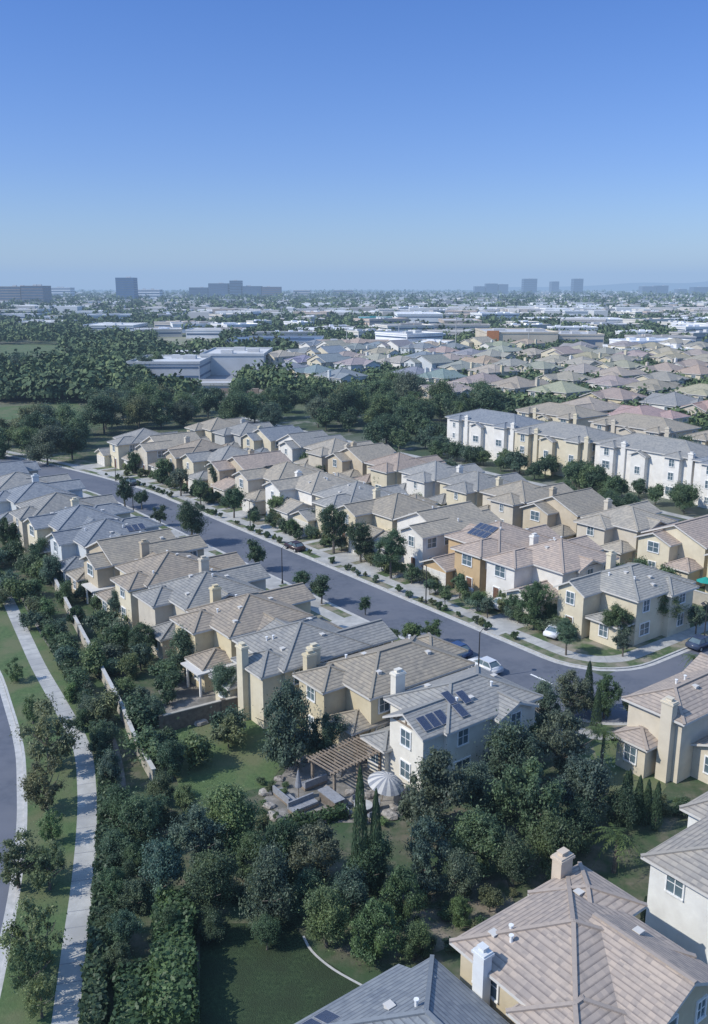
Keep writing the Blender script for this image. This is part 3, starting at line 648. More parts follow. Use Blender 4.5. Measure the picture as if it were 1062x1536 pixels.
def tree(cx,cy,rpx,c='m',hf=2.5,kind='tree',sparse=False,zb=0,vs=.95):
    dp=60; r=2; zc=3
    for _ in range(5):
        x,y,_z=at(cx,cy,zc); dp=proj(x,y,zc)[2]; r=rpx*dp/F; H=max(hf*r,r*1.9); zc=H-r*vs
    rr=random.Random(int(cx*31+cy*17)); k_=rr.uniform(.85,1.2); col=tuple(v*k_*rr.uniform(.93,1.08) for v in GR[c])
    root=empty(kind,(x,y,zb),rr.uniform(0,6.28))
    pool=SPARSE if sparse else (HI if rpx>=20 else (MI if rpx>=9 else LO))
    if kind=='shrub': pool=SH
    ob('trunk',rr.choice(TR),root,(0,0,0),0,(H*.6 if H*.6<r*1.4 else r*1.4,)*2+(zc*1.02,))
    ob('crown',rr.choice(pool),root,(0,0,zc-zb),rr.uniform(0,6.28),(r*1.02,r*rr.uniform(.85,1.15),r*rr.uniform(vs*.9,vs*1.3)),col)
    return root
def tree_xy(x,y,r,c='m',hf=2.4,kind='tree',sparse=False,lod=None,zb=0):
    rr=random.Random(int(x*131+y*37)); H=max(hf*r,1.9*r); zc=H-r*.95; k_=rr.uniform(.85,1.2); col=tuple(v*k_ for v in GR[c])
    root=empty(kind,(x,y,zb),rr.uniform(0,6.28)); px,py,dp=proj(x,y,zc); rp=r*F/dp
    pool=SPARSE if sparse else (HI if rp>=20 else (MI if rp>=9 else LO))
    if kind=='shrub': pool=SH if rp>9 else LO
    ob('trunk',rr.choice(TR),root,(0,0,0),0,(H*.45,H*.45,zc*1.02))
    ob('crown',rr.choice(pool),root,(0,0,zc),rr.uniform(0,6.28),(r,r*rr.uniform(.85,1.15),r*rr.uniform(.8,1.15)),col)
    return root
GROVE=[(430,1092,52,'b'),(488,1108,30,'b'),(258,1140,24,'d'),(350,1232,44,'l'),(298,1256,44,'b'),(205,1240,32,'m'),(240,1312,40,'b'),(318,1325,42,'m'),(402,1338,42,'b'),(478,1278,42,'g'),(556,1300,38,'d'),(652,1192,56,'g'),(640,1285,46,'b'),(715,1266,42,'m'),(762,1142,42,'b'),(845,1112,50,'g'),(800,1208,54,'m'),(880,1190,44,'b'),(835,1272,40,'m'),(930,1215,26,'d'),(490,1378,38,'l'),(560,1398,38,'l'),(600,1348,36,'m'),(428,1278,32,'d'),(528,1342,34,'b'),(690,1312,32,'g'),(770,1290,36,'m'),(860,1040,30,'g'),(908,1045,26,'d'),(385,1288,32,'m'),(185,1398,28,'b'),(722,1188,34,'b'),(400,1398,24,'m'),(620,1412,26,'l'),(250,1395,24,'m'),(460,1338,32,'d'),(818,1062,26,'b'),(950,1060,17,'m'),(690,1368,20,'l'),(735,1348,18,'o'),(280,1205,22,'l'),(745,1218,32,'d'),(320,1388,20,'d'),(800,1112,26,'m'),(870,1242,28,'d')]
for g in GROVE:
    reg('trees of the dense grove in front of the white house',tree(g[0],g[1],g[2],g[3],hf=2.45,vs=1.15),'@ leafy tree from the left in the dense grove around the patio','tree')
BELT=[(60,830,20,'d'),(95,800,22,'m'),(112,832,18,'b'),(80,858,20,'b'),(52,878,15,'m'),(68,912,15,'l'),(90,945,15,'b'),(74,952,12,'m'),(103,985,17,'b'),(120,1022,17,'m'),(107,1038,13,'l'),(140,1065,20,'b'),(122,1080,14,'d'),(154,1110,22,'b'),(166,1160,24,'b'),(180,1212,27,'d'),(176,1275,28,'b'),(205,1290,24,'m'),(172,1335,26,'m'),(205,1345,22,'g'),(210,985,19,'b'),(232,1072,20,'b'),(250,1040,16,'m'),(195,1000,16,'l'),(244,1180,22,'m'),(228,1218,24,'b'),(40,845,16,'m'),(10,800,20,'d'),(45,800,18,'b'),(22,828,16,'d'),(175,1440,22,'m'),(236,1130,18,'l'),(112,925,13,'d'),(98,890,16,'m'),(125,885,15,'d'),(190,1320,20,'d'),(165,1390,20,'m'),(185,955,16,'m'),(150,905,14,'m'),(215,1045,15,'b'),(205,1075,13,'m'),(225,1110,14,'d'),(172,1000,13,'b'),(148,975,13,'m')]
for g in BELT:
    reg('trees of the belt beside the footpath',tree(g[0],g[1],g[2],g[3],hf=2.3,vs=1.12),'@ leafy tree from the left in the belt between footpath and houses','tree')
for g in [(72,1105,44,'o'),(66,1178,34,'o'),(24,1290,38,'o'),(72,1300,32,'l'),(48,1405,46,'o'),(22,1006,14,'l'),(42,1455,36,'l'),(48,1065,18,'l'),(78,1240,22,'l'),(60,1495,30,'o')]:
    reg('young verge trees beside the footpath',tree(g[0],g[1],g[2],g[3],hf=2.5,sparse=True,vs=1.25),'@ thin olive green tree from the left on the verge','tree')
for g in [(276,975,27,'b'),(335,1022,27,'b'),(212,957,24,'d'),(183,902,20,'b'),(382,828,19,'d'),(286,780,24,'d'),(482,878,19,'d'),(452,868,13,'d'),(186,735,17,'d'),(212,745,12,'d'),(240,770,12,'d'),(218,855,12,'m'),(150,860,16,'d'),(300,950,12,'l'),(360,1000,12,'d'),(240,960,16,'m'),(165,930,14,'d'),(548,905,11,'d'),(620,945,18,'l'),(650,942,15,'m'),(590,950,10,'m'),(200,920,14,'l'),(255,1010,14,'m'),(290,1005,12,'b')]:
    reg('trees in the yards of the near houses',tree(g[0],g[1],g[2],g[3]),'@ bushy tree from the left standing between the near row houses','tree')
for g in [(415,757,15,'l'),(350,748,17,'m'),(300,733,14,'m'),(270,715,17,'g'),(500,785,27,'d'),(541,808,21,'d'),(587,826,25,'d'),(645,876,10,'b'),(690,874,14,'m'),(732,906,13,'b'),(803,900,26,'m'),(851,950,20,'b'),(936,957,17,'b'),(925,930,24,'m'),(998,905,27,'l'),(1046,925,16,'b'),(330,712,18,'d'),(245,700,14,'m'),(716,898,11,'m'),(440,787,11,'m'),(520,770,14,'d'),(380,775,10,'m'),(200,690,12,'d'),(770,905,13,'m'),(465,775,13,'d'),(618,856,12,'m'),(668,893,10,'l'),(480,755,12,'m'),(560,800,12,'b'),(825,915,14,'l'),(960,925,14,'d'),(755,895,9,'l')]:
    reg('street and front garden trees',tree(g[0],g[1],g[2],g[3],hf=2.7),'@ round tree from the left among the front gardens across the street','tree')
gl=[(700,737,15),(682,748,12),(660,735,11),(626,716,14),(582,715,18),(745,765,12),(770,776,14),(868,800,15),(908,812,13),(942,812,15),(1024,805,22),(1050,832,24),(800,770,12),(600,695,10),(560,700,12),(460,690,12),(840,790,12),(520,690,10),(960,830,12),(1010,845,12),(735,745,10),(480,705,10),(640,740,10),(430,672,9),(380,662,8),(720,755,10),(990,820,12),(830,700,10),(880,745,9),(930,760,10),(560,668,8),(640,690,9),(700,705,9)]
for g in gl:
    reg('trees between the first and second row',tree(g[0],g[1],g[2],rnd.choice('dmmbl')),'@ garden tree from the left between the first and second house rows','tree')
def blocked(x,y,m=0): return any((x-a)**2+(y-b)**2<(r+m)**2 for a,b,r in FOOT)
k=0
for i in range(500):
    s=rnd.uniform(-16,140); t=rnd.choice([rnd.uniform(69.5,75),rnd.uniform(69.5,75),rnd.uniform(51.5,57),rnd.uniform(93.5,99),rnd.uniform(117,124)])
    if s>100 and t>60: t=rnd.uniform(68,104)
    x,y,_=ST(s,t); px,py,dp=proj(x,y,0)
    if not 560<px<1080 or k>=98: continue
    k+=1; r=rnd.uniform(1.7,2.7) if t<60 or (t<80 and s<98) else rnd.uniform(2.3,3.9)
    c=tree_xy(x,y,r,rnd.choice('ddmmbl'),2.1,zb=-.13)
    reg('trees around the white townhouses',c,'@ leafy tree from the left packed around the townhouse rows','tree')
def inpoly(px,py,P):
    c=False;j=len(P)-1
    for i in range(len(P)):
        if (P[i][1]>py)!=(P[j][1]>py) and px<(P[j][0]-P[i][0])*(py-P[i][1])/(P[j][1]-P[i][1])+P[i][0]: c=not c
        j=i
    return c
WOOD=[[(140,612),(250,606),(420,608),(560,604),(740,606),(745,645),(650,662),(560,650),(430,652),(330,640),(250,648),(140,652)],[(-10,658),(120,648),(130,690),(60,700),(-10,690)],[(-10,558),(230,556),(250,592),(150,576),(80,572),(-10,575)]]
pts=[]
for P,nn,rp in ((WOOD[0],66,4.3),(WOOD[1],13,4.0),(WOOD[2],18,4.4)):
    tries=0;k=0
    xs=[p[0] for p in P];ys=[p[1] for p in P]
    while k<nn and tries<4000:
        tries+=1; px=rnd.uniform(min(xs),max(xs));py=rnd.uniform(min(ys),max(ys))
        if not inpoly(px,py,P): continue
        x,y,_=at(px,py,0)
        if blocked(x,y,2) or any((x-a)**2+(y-b)**2<rp**2*1.9 for a,b in pts): continue
        pts.append((x,y)); k+=1
        o=tree_xy(x,y,rnd.uniform(.75,1.35)*rp,rnd.choice('ddmmbgol'),2.0,zb=-.13)
        tag(o,'broad leafy tree in the wood beyond the house rows','tree','trees of the wood beyond the houses')
k=0
for i in range(560):
    s=rnd.uniform(-14,120); t=rnd.choice([rnd.uniform(3.9,7.2),rnd.uniform(3.9,7.2),rnd.uniform(.3,1.1),rnd.uniform(24.5,32),rnd.uniform(-46,-36)])
    if t<0: s=rnd.uniform(-5,110)
    x,y,_=ST(s,t+tc_(s))
    if s<-6 and t<10: continue
    if t<3 or t>20:
        if t>3 and any((x-a)**2+(y-b)**2<(r*.75)**2 for a,b,r in FOOT): continue
    px,py,dp=proj(x,y,0)
    if not -20<px<1080: continue
    if k>285: break
    k+=1; r=rnd.uniform(.35,.6) if t>0 and t<2 else (rnd.uniform(.5,1.35) if 0<t<20 else rnd.uniform(.9,2.0))
    o=tree_xy(x,y,r,rnd.choice('dmlbmgo'),1.9,'shrub')
    g,l=('shrubs in the front gardens','small rounded garden shrub in a front garden beside the far pavement') if 0<t<20 else (('shrubs between the rows','leafy shrub in the narrow back gardens between the house rows') if t>0 else ('shrubs behind the near houses','leafy shrub in the back gardens of the near row'))
    tag(o,l,'shrub',g)
for i in range(90):
    px=rnd.uniform(560,780); py=rnd.uniform(1330,1430)
    if i%2: px,py=rnd.uniform(215,560),rnd.uniform(1215,1420)
    if i%7==0: px,py=rnd.uniform(950,1062),rnd.uniform(1190,1215)
    if i%5==0: px,py=rnd.choice([(rnd.uniform(385,640),rnd.uniform(1222,1240)),(rnd.uniform(390,430),rnd.uniform(1150,1210)),(rnd.uniform(600,660),rnd.uniform(1180,1225))])
    if 300<px<545 and py>1375: continue
    o=tree(px,py,rnd.uniform(6,15) if i%5 else rnd.uniform(5,9),rnd.choice('ddmlo'),1.9,'shrub'); tag(o,'low leafy shrub growing among the grove trees','shrub','shrubs of the grove')
for (px,py,h) in [(540,1345,9.5),(563,1345,8),(880,1065,5),(893,1100,4.5),(940,1225,4),(955,1235,4),(968,1238,3.8),(982,1245,4),(815,1085,4),(985,1395,2.6),(1018,1405,3.2),(1052,1415,3.0),(965,1390,2.2),(935,1235,4.4)]:
    x,y,_=at(px,py,0); r=empty('cypress',(x,y,0)); ob('trunk',PTK,r,(0,0,0),0,(2,2,1.2)); ob('crown',rnd.choice(CY),r,(0,0,.1),rnd.random()*6,(h*.26 if h<6 else h*.15,)*2+(h,),GR['d'])
    reg('cypresses',r,'@ slim dark cypress from the left','cypress')
for (px,py,h,rr_) in [(905,1098,3.4,2.0),(925,1252,3,1.9),(412,752,4,1.6),(625,590,9,3.4),(612,598,9,3.2),(640,600,8,3.2),(690,605,9,3.2),(705,600,9,3.0),(1040,985,2.5,1.4)]:
    x,y,_=at(px,py,h); r=empty('palm',(x,y,0)); ob('trunk',PTK,r,(0,0,0),0,(6,6,h)); ob('crown',PC,r,(0,0,h),0,(rr_,)*3,(.10,.14,.05))
    reg('palms',r,'@ palm with arching fronds from the left','palm')
def hedge(name,p0,p1,w,h,col,label,seed,dens=60):
    a=Vector(p0[:2]);b=Vector(p1[:2]);L=(b-a).length; ang=math.atan2(b.y-a.y,b.x-a.x); rs=np.random.RandomState(seed)
    A=L*w+2*L*h+2*w*h; n=int(min(26000,A*dens)); f=rs.rand(n); P=np.zeros((n,3));D=np.zeros((n,3))
    x=rs.uniform(0,L,n); u=rs.uniform(0,1,n)
    top=f<(L*w)/A; P[top]=np.stack([x[top],(u[top]-.5)*w,np.full(top.sum(),h)],1); D[top]=(0,0,1)
    s1=(~top)&(f<(L*w+2*L*h)/A); sg=np.where(rs.rand(n)<.5,-1,1)
    P[s1]=np.stack([x[s1],sg[s1]*w/2,u[s1]*h],1); D[s1]=np.stack([0*x[s1],sg[s1],0*x[s1]],1)
    s2=(~top)&(~s1); P[s2]=np.stack([np.where(sg[s2]>0,L,0),(rs.rand(s2.sum())-.5)*w,u[s2]*h],1); D[s2]=np.stack([sg[s2],0*x[s2],0*x[s2]],1)
    P[:,2]+=(np.sin(P[:,0]*2.1+seed)+np.sin(P[:,0]*5.3)*.5)*.14*(P[:,2]/h); P[:,1]*=1+.12*np.sin(P[:,0]*1.7+seed*2); P+=rs.normal(0,.1,(n,3))
    V,Fq=leaves(P,D,.14,rs); nb=len(V)
    e=.16; bx=np.array([(e,-w/2+e,0),(L-e,-w/2+e,0),(L-e,w/2-e,0),(e,w/2-e,0),(e,-w/2+e,h-e*1.5),(L-e,-w/2+e,h-e*1.5),(L-e,w/2-e,h-e*1.5),(e,w/2-e,h-e*1.5)])
    bf=np.array([(4,5,6,7),(0,1,5,4),(1,2,6,5),(2,3,7,6),(3,0,4,7)])+nb
    o=ob(name,np_mesh(name,np.concatenate([V,bx]),np.concatenate([Fq,bf]),'leaf'),None,(a.x,a.y,0),ang,None,col); tag(o,label,'hedge'); return o
hp=[at(x,y) for x,y in zip([v+8 for v in PX_hed],PY)]
hl=['beside the upper bend of the footpath','just below the upper bend of the footpath','next to the footpath above the verge trees','next to the footpath beside the tallest verge tree','on the inner curve of the footpath','beside the straight part of the footpath','along the footpath below the bend','along the footpath, second from the bottom','along the footpath near the bottom edge','along the footpath at the bottom edge']
for i in range(2,12): hedge('hedge',hp[i],hp[i+1],1.1,1.3,(.066,.10,.058),'dark clipped hedge '+hl[i-2],i)
hedge('hedge',at(262,1375),at(262,1560),2.2,2.0,(.085,.135,.06),'tall wide clipped hedge beside the dark green lawn at the bottom',40)
hedge('hedge',at(205,1470),at(200,1570),1.9,1.3,(.07,.115,.055),'low broad hedge in the bottom left corner, left of the tall hedge',41)
hedge('hedge',at(420,1245),at(520,1225),.8,.8,(.07,.115,.055),'low clipped hedge at the front edge of the patio',42)
# ---------------------------------------------------------------- walls & fences
def gwall(p0,p1,h,mat,label,w=.2):
    a=Vector(p0[:2]);b=Vector(p1[:2]);L=(b-a).length; r=empty('garden_wall',(a.x,a.y,0),math.atan2(b.y-a.y,b.x-a.x)); mb=MB(); mb.box(0,L,-w/2,w/2,-.1,h); n=max(1,int(L/3.5))
    ob('wall_panel',mb.mesh('wall_panel',[mat]),r)
    mb=MB(); mb.box(-.05,L+.05,-w/2-.06,w/2+.06,h,h+.09); ob('coping',mb.mesh('coping',['kerb' if mat!='brick_wall' else 'stucco_wall']),r)
    for k in range(0,n+1,2):
        mb=MB(); mb.box(L*k/n-.2,L*k/n+.2,-w/2-.1,w/2+.1,-.1,h+.16); ob('pillar',mb.mesh('pillar',[mat]),r)
    reg(label[1],r,label[0],'wall'); return r
cw=[(40,800),(95,905),(120,955),(150,1012),(185,1080),(205,1130),(232,1178)]
for i in range(6): gwall(at(*cw[i]),at(*cw[i+1]),1.45,'stucco_wall',('@ length of cream garden wall from the left behind the tree belt','cream boundary wall'),w=.24)
bw=[(242,1100),(335,1075),(432,1052)]
for i in range(2): gwall(at(*bw[i]),at(*bw[i+1]),1.7,'brick_wall',('@ length from the left of the brown wall above the back lawn','brown wall above the lawn'))
for s in (1,12,23.5,34.5,45.5,56.5,67.5): gwall(ST(s,24.5),ST(s,33),1.7,'stucco_wall',('@ tan wall from the left dividing gardens behind the far houses','dividing walls behind the far houses'))
for s in range(-8,80,11): gwall(ST(s,28.8),ST(s+10.6,28.8),1.7,'stucco_wall',('@ length from the left of the wall between the two far rows','long wall between the far rows'))
for i,(s,wn,rn) in enumerate(FRW):
    B,g,dr,ch=generic(9.8,17,200+i*7,None)
    s_=s-g[0]
    sheet('driveway',[ST(s_-2.5,tc_(s)+.05)[:2],ST(s_+2.5,tc_(s)+.05)[:2],ST(s_+2.4,tc_(s)+6.6)[:2],ST(s_-2.4,tc_(s)+6.6)[:2]],.02,'concrete')
    sd2=s-dr[0]; sheet('garden_path',[ST(sd2-.6,tc_(s)+3.2)[:2],ST(sd2+.6,tc_(s)+3.2)[:2],ST(sd2+.6,tc_(s)+8)[:2],ST(sd2-.6,tc_(s)+8)[:2]],.018,'concrete')
for i,(s,_,_) in enumerate(NR): sheet('driveway',[ST(s+.2,tc_(s)-9.6)[:2],ST(s+4.6,tc_(s)-9.6)[:2],ST(s+4.6,tc_(s)-17.4)[:2],ST(s+.2,tc_(s)-17.4)[:2]],.02,'concrete')
# ---------------------------------------------------------------- cars
def carparts():
    bm=bmesh.new(); mb=MB()
    prof=[(-2.2,.32),(2.2,.32),(2.27,.55),(2.2,.82),(1.25,.98),(-1.6,1.0),(-2.15,.92),(-2.25,.6)]
    n=len(prof); vs=[(x,-.88,z) for x,z in prof]+[(x,.88,z) for x,z in prof]
    mb.add(vs,[tuple(range(n)),tuple(range(2*n-1,n-1,-1))]+[(i,n+i,n+(i+1)%n,(i+1)%n) for i in range(n)])
    me=mb.mesh('body',['paint']); bm.from_mesh(me); bmesh.ops.recalc_face_normals(bm,faces=bm.faces[:]); bmesh.ops.bevel(bm,geom=bm.edges[:],offset=.09,segments=2,affect='EDGES'); bm.to_mesh(me); bm.free()
    for p in me.polygons: p.use_smooth=True
    g=MB(); lo=[(-1.75,-.8,.96),(1.2,-.8,.96),(1.2,.8,.96),(-1.75,.8,.96)]; up=[(-1.15,-.62,1.4),(.35,-.62,1.42),(.35,.62,1.42),(-1.15,.62,1.4)]
    g.add(lo+up,[(0,1,5,4),(1,2,6,5),(2,3,7,6),(3,0,4,7),(4,5,6,7)]); gl=g.mesh('windscreen',['glass'])
    r=MB(); r.box(-1.2,.38,-.65,.65,1.405,1.46)
    for a,b in zip(lo,up): r.bar(Vector(a)+Vector((0,0,.02)),Vector(b)+Vector((0,0,.02)),.08,.08)
    for y in(-.72,.72): r.bar((-.35,y*1.12,.96),(-.35,y*.88,1.42),.07)
    rf=r.mesh('car_roof',['paint'])
    t=MB(); t.cyl((0,-.12,0),(0,.12,0),.33,.33,16); ty=t.mesh('tyre',['rubber']); t=MB(); t.cyl((0,-.135,0),(0,.135,0),.19,.19,10); ri=t.mesh('rim',['kerb'])
    h=MB(); h.box(-.06,.03,-.2,.2,-.08,.08); hl_=h.mesh('headlight',['white'])
    return me,gl,rf,ty,ri,hl_
CAR=carparts()
def car(x,y,rz,col,label,z=-.12):
    r=empty('parked_car',(x,y,z),rz); r.scale=(.9,.92,.95); ob('body',CAR[0],r,color=col); ob('windscreen',CAR[1],r); ob('car_roof',CAR[2],r,color=col)
    for sx in(-1.4,1.38):
        for sy in(-.8,.8):
            w_=ob('wheel',CAR[3],r,(sx,sy,.33)); ob('rim',CAR[4],w_)
    for sy in(-.6,.6): ob('headlight',CAR[5],r,(2.22,sy,.68))
    tag(r,label,'car')
D=math.atan2(.8,-.6)
for px,py,c,rz,l,z in [(684,972,(.035,.07,.17),D,'dark blue car parked at the kerb near the bend',-.12),(728,996,(.6,.62,.65),D,'silver car parked at the near kerb by the bend',-.12),(442,818,(.05,.025,.025),D,'dark maroon car parked on the long street',-.12),(836,946,(.75,.76,.78),math.atan2(.6,.8)+.2,'white car on the driveway beside the cream corner house',.03),(1052,962,(.05,.07,.12),math.atan2(.6,.8),'dark car at the right edge on the cross street',-.12),(757,905,(.7,.71,.72),math.atan2(.6,.8),'white car on a driveway left of the white gabled house',.03),(718,880,(.62,.64,.66),math.atan2(.6,.8),'pale silver car on the driveway of the orange house',.03),(196,722,(.04,.05,.07),D,'small dark car far up the street',-.12)]:
    x,y,_=at(px,py,.6); car(x,y,rz,c,l,z)
LP=MB(); LP.cyl((0,0,0),(0,0,.5),.16,.12,10); LP.cyl((0,0,.5),(0,0,5.2),.08,.05,8); LPm=LP.mesh('pole',['dark'])
a=MB(); a.cyl((0,0,5.1),(.5,0,5.5),.035,.03,6); a.cyl((.5,0,5.5),(.9,0,5.45),.03,.03,6); ARM=a.mesh('arm',['dark'])
a=MB(); a.cyl((.9,0,5.45),(.9,0,5.25),.08,.28,10); a.cyl((.9,0,5.25),(.9,0,5.2),.28,.2,10); HD=a.mesh('lamp_head',['dark'])
for s,t in [(-5.5,-10.1),(-14.7,17),(33,-10.1),(15,.6),(60,.6),(84,-10.1),(112,-2)]:
    x,y,_=ST(s,t); r=empty('street_lamp',(x,y,0),math.atan2(.6,.8)+(0 if t<-5 else PI)); ob('pole',LPm,r); ob('arm',ARM,r); ob('lamp_head',HD,r); reg('street lamps',r,'@ slim dark street lamp from the left along the street','street lamp')
# ---------------------------------------------------------------- patio objects
x,y,_=at(520,1172,0); r=empty('pergola',(x,y,0),D-PI/2+.1); r.scale=(.85,.85,.9)
for a_ in (-3,0,3):
    for b_ in (-1.6,1.6):
        mb=MB(); mb.box(a_-.12,a_+.12,b_-.12,b_+.12,0,2.6); ob('post',mb.mesh('post',['wood']),r)
for b_ in (-1.6,1.6): mb=MB(); mb.box(-3.5,3.5,b_-.08,b_+.08,2.603,2.8); ob('beam',mb.mesh('beam',['wood']),r)
mb=MB()
for k in range(17): mb.box(-3.4+k*.42,-3.3+k*.42,-2.1,2.1,2.803,2.93)
ob('slats',mb.mesh('slats',['wood']),r); tag(r,'weathered timber pergola with open slats over the patio','pergola')
for (px,py,l) in ((318,1030,'pale flat patio cover on white posts behind the near houses'),(160,905,'small grey patio cover beside the tree belt on the left')):
    x,y,_=at(px,py,0); r=empty('patio_cover',(x,y,0),D-PI/2)
    for a_ in (-2,2):
        for b_ in (-1.4,1.4): mb=MB(); mb.box(a_-.1,a_+.1,b_-.1,b_+.1,0,2.5); ob('post',mb.mesh('post',['white']),r)
    mb=MB(); mb.box(-2.5,2.5,-1.9,1.9,2.503,2.65); ob('canopy',mb.mesh('canopy',['trim']),r); tag(r,l,'patio cover')
def sofa(px,py,rz,L,label):
    x,y,_=at(px,py,0); r=empty('garden_sofa',(x,y,.014),rz)
    mb=MB(); mb.box(-L/2,L/2,-.4,.4,.05,.28); ob('base',mb.mesh('base',['wood']),r)
    for k in range(int(L/.8)): mb=MB(); w_=L/int(L/.8); mb.box(-L/2+k*w_+.02,-L/2+(k+1)*w_-.02,-.38,.3,.283,.45); ob('seat_cushion',mb.mesh('seat_cushion',['cushion']),r)
    mb=MB(); mb.box(-L/2,L/2,.3,.45,.283,.85); ob('backrest',mb.mesh('backrest',['cushion']),r); tag(r,label,'sofa')
sofa(428,1200,D,2.4,'grey garden sofa at the left end of the patio'); sofa(455,1214,D-PI/2,2.4,'grey garden sofa along the front edge of the patio'); sofa(470,1178,D+PI/2,2.2,'grey garden sofa nearest the closed parasol')
x,y,_=at(497,1207,0); r=empty('outdoor_counter',(x,y,.014),D); mb=MB(); mb.box(-1.1,1.1,-.4,.4,0,.85); ob('cabinet',mb.mesh('cabinet',['brick_wall']),r); mb=MB(); mb.box(-1.2,1.2,-.5,.5,.853,.93); ob('worktop',mb.mesh('worktop',['cushion']),r); tag(r,'grey topped outdoor kitchen counter in the middle of the patio','counter')
x,y,_=at(448,1198,0); r=empty('parasol',(x,y,.014)); mb=MB(); mb.cyl((0,0,0),(0,0,2.7),.04,.03,8); ob('pole',mb.mesh('pole',['wood']),r); mb=MB(); mb.cyl((0,0,1.1),(0,0,2.6),.3,.05,10); ob('canopy',mb.mesh('canopy',['cushion']),r); tag(r,'closed grey parasol standing among the garden sofas','parasol')
x,y,_=at(572,1202,0); r=empty('parasol',(x,y,.014)); r.rotation_euler=(.12,.2,0); mb=MB(); mb.cyl((0,0,0),(0,0,2.3),.04,.03,8); ob('pole',mb.mesh('pole',['wood']),r)
mb=MB(); n=24
for ring in range(5):
    r0,r1=1.5*ring/5,1.5*(ring+1)/5; zf=lambda q:2.5-.75*(q/1.5)**2
    for k in range(n):
        a0,a1=2*PI*k/n,2*PI*(k+1)/n; mb.add([(r0*math.cos(a0),r0*math.sin(a0),zf(r0)),(r1*math.cos(a0),r1*math.sin(a0),zf(r1)),(r1*math.cos(a1),r1*math.sin(a1),zf(r1)),(r0*math.cos(a1),r0*math.sin(a1),zf(r0))],[(0,1,2,3)],k%2)
ob('canopy',mb.mesh('canopy',['trim','cushion']),r); tag(r,'open striped grey and white parasol at the right end of the patio','parasol')
x,y,_=at(545,1220,0); r=empty('garden_table',(x,y,.014)); mb=MB(); mb.cyl((0,0,.7),(0,0,.76),.75,.75,20); ob('tabletop',mb.mesh('tabletop',['kerb']),r)
mb=MB(); mb.cyl((0,0,0),(0,0,.7),.12,.08,10); mb.cyl((0,0,0),(0,0,.06),.4,.4,12); ob('pedestal',mb.mesh('pedestal',['dark']),r); tag(r,'round pale garden table beside the striped parasol','table')
CS=MB(); CS.box(-.24,.24,-.24,.24,.42,.47); CSm=CS.mesh('seat',['cushion']); CB=MB(); CB.box(-.24,.24,.2,.25,.47,.9); CBm=CB.mesh('backrest',['cushion']); CL=MB(); CL.box(-.02,.02,-.02,.02,0,.42); CLm=CL.mesh('leg',['dark'])
for k in range(4):
    a=k*PI/2+.5; r=empty('garden_chair',(x+math.cos(a)*1.15,y+math.sin(a)*1.15,.014),a-PI/2); ob('seat',CSm,r); ob('backrest',CBm,r)
    for sx in(-.2,.2):
        for sy in(-.2,.2): ob('leg',CLm,r,(sx,sy,0))
    reg('chairs at the garden table',r,'@ small garden chair from the left around the round patio table','chair')
x,y,_=at(1056,893,0); r=empty('parasol',(x,y,0)); mb=MB(); mb.cyl((0,0,0),(0,0,2.4),.04,.03,8); ob('pole',mb.mesh('pole',['dark']),r); mb=MB(); mb.cyl((0,0,2.0),(0,0,2.6),1.2,.05,8); ob('canopy',mb.mesh('canopy',['obj']),r,color=(.02,.28,.24)); tag(r,'teal garden parasol at the right edge behind the corner house','parasol')
def rockmesh(seed):
    bm=bmesh.new(); bmesh.ops.create_icosphere(bm,subdivisions=2,radius=1); r=random.Random(seed); ph=[r.uniform(0,6) for _ in range(3)]
    for v in bm.verts:
        f=1+.22*math.sin(v.co.x*3+ph[0])+.18*math.sin(v.co.y*4+ph[1])+r.uniform(-.07,.07); v.co*=f; v.co.z*=.65
    me=bpy.data.meshes.new('boulder'); bm.to_mesh(me); bm.free(); me.materials.append(M['rock']); return me
RK=[rockmesh(i) for i in range(3)]
for i,(px,py) in enumerate([(398,1190),(410,1228),(480,1228),(505,1160),(518,1222),(530,1205),(592,1212),(600,1190),(612,1205),(585,1225),(440,1150),(460,1140),(525,1190),(538,1180),(250,1110),(300,1085),(385,1065),(420,1170),(404,1210),(560,1228),(500,1228),(490,1185),(555,1195)]):
    x,y,_=at(px,py,0); q=rnd.uniform(.3,.65); o=ob('boulder',RK[i%3],None,(x,y,.1),rnd.uniform(0,6),(q,q*rnd.uniform(.7,1.1),q)); reg('boulders around the patio',o,'@ grey boulder from the left around the patio and lawn','boulder')
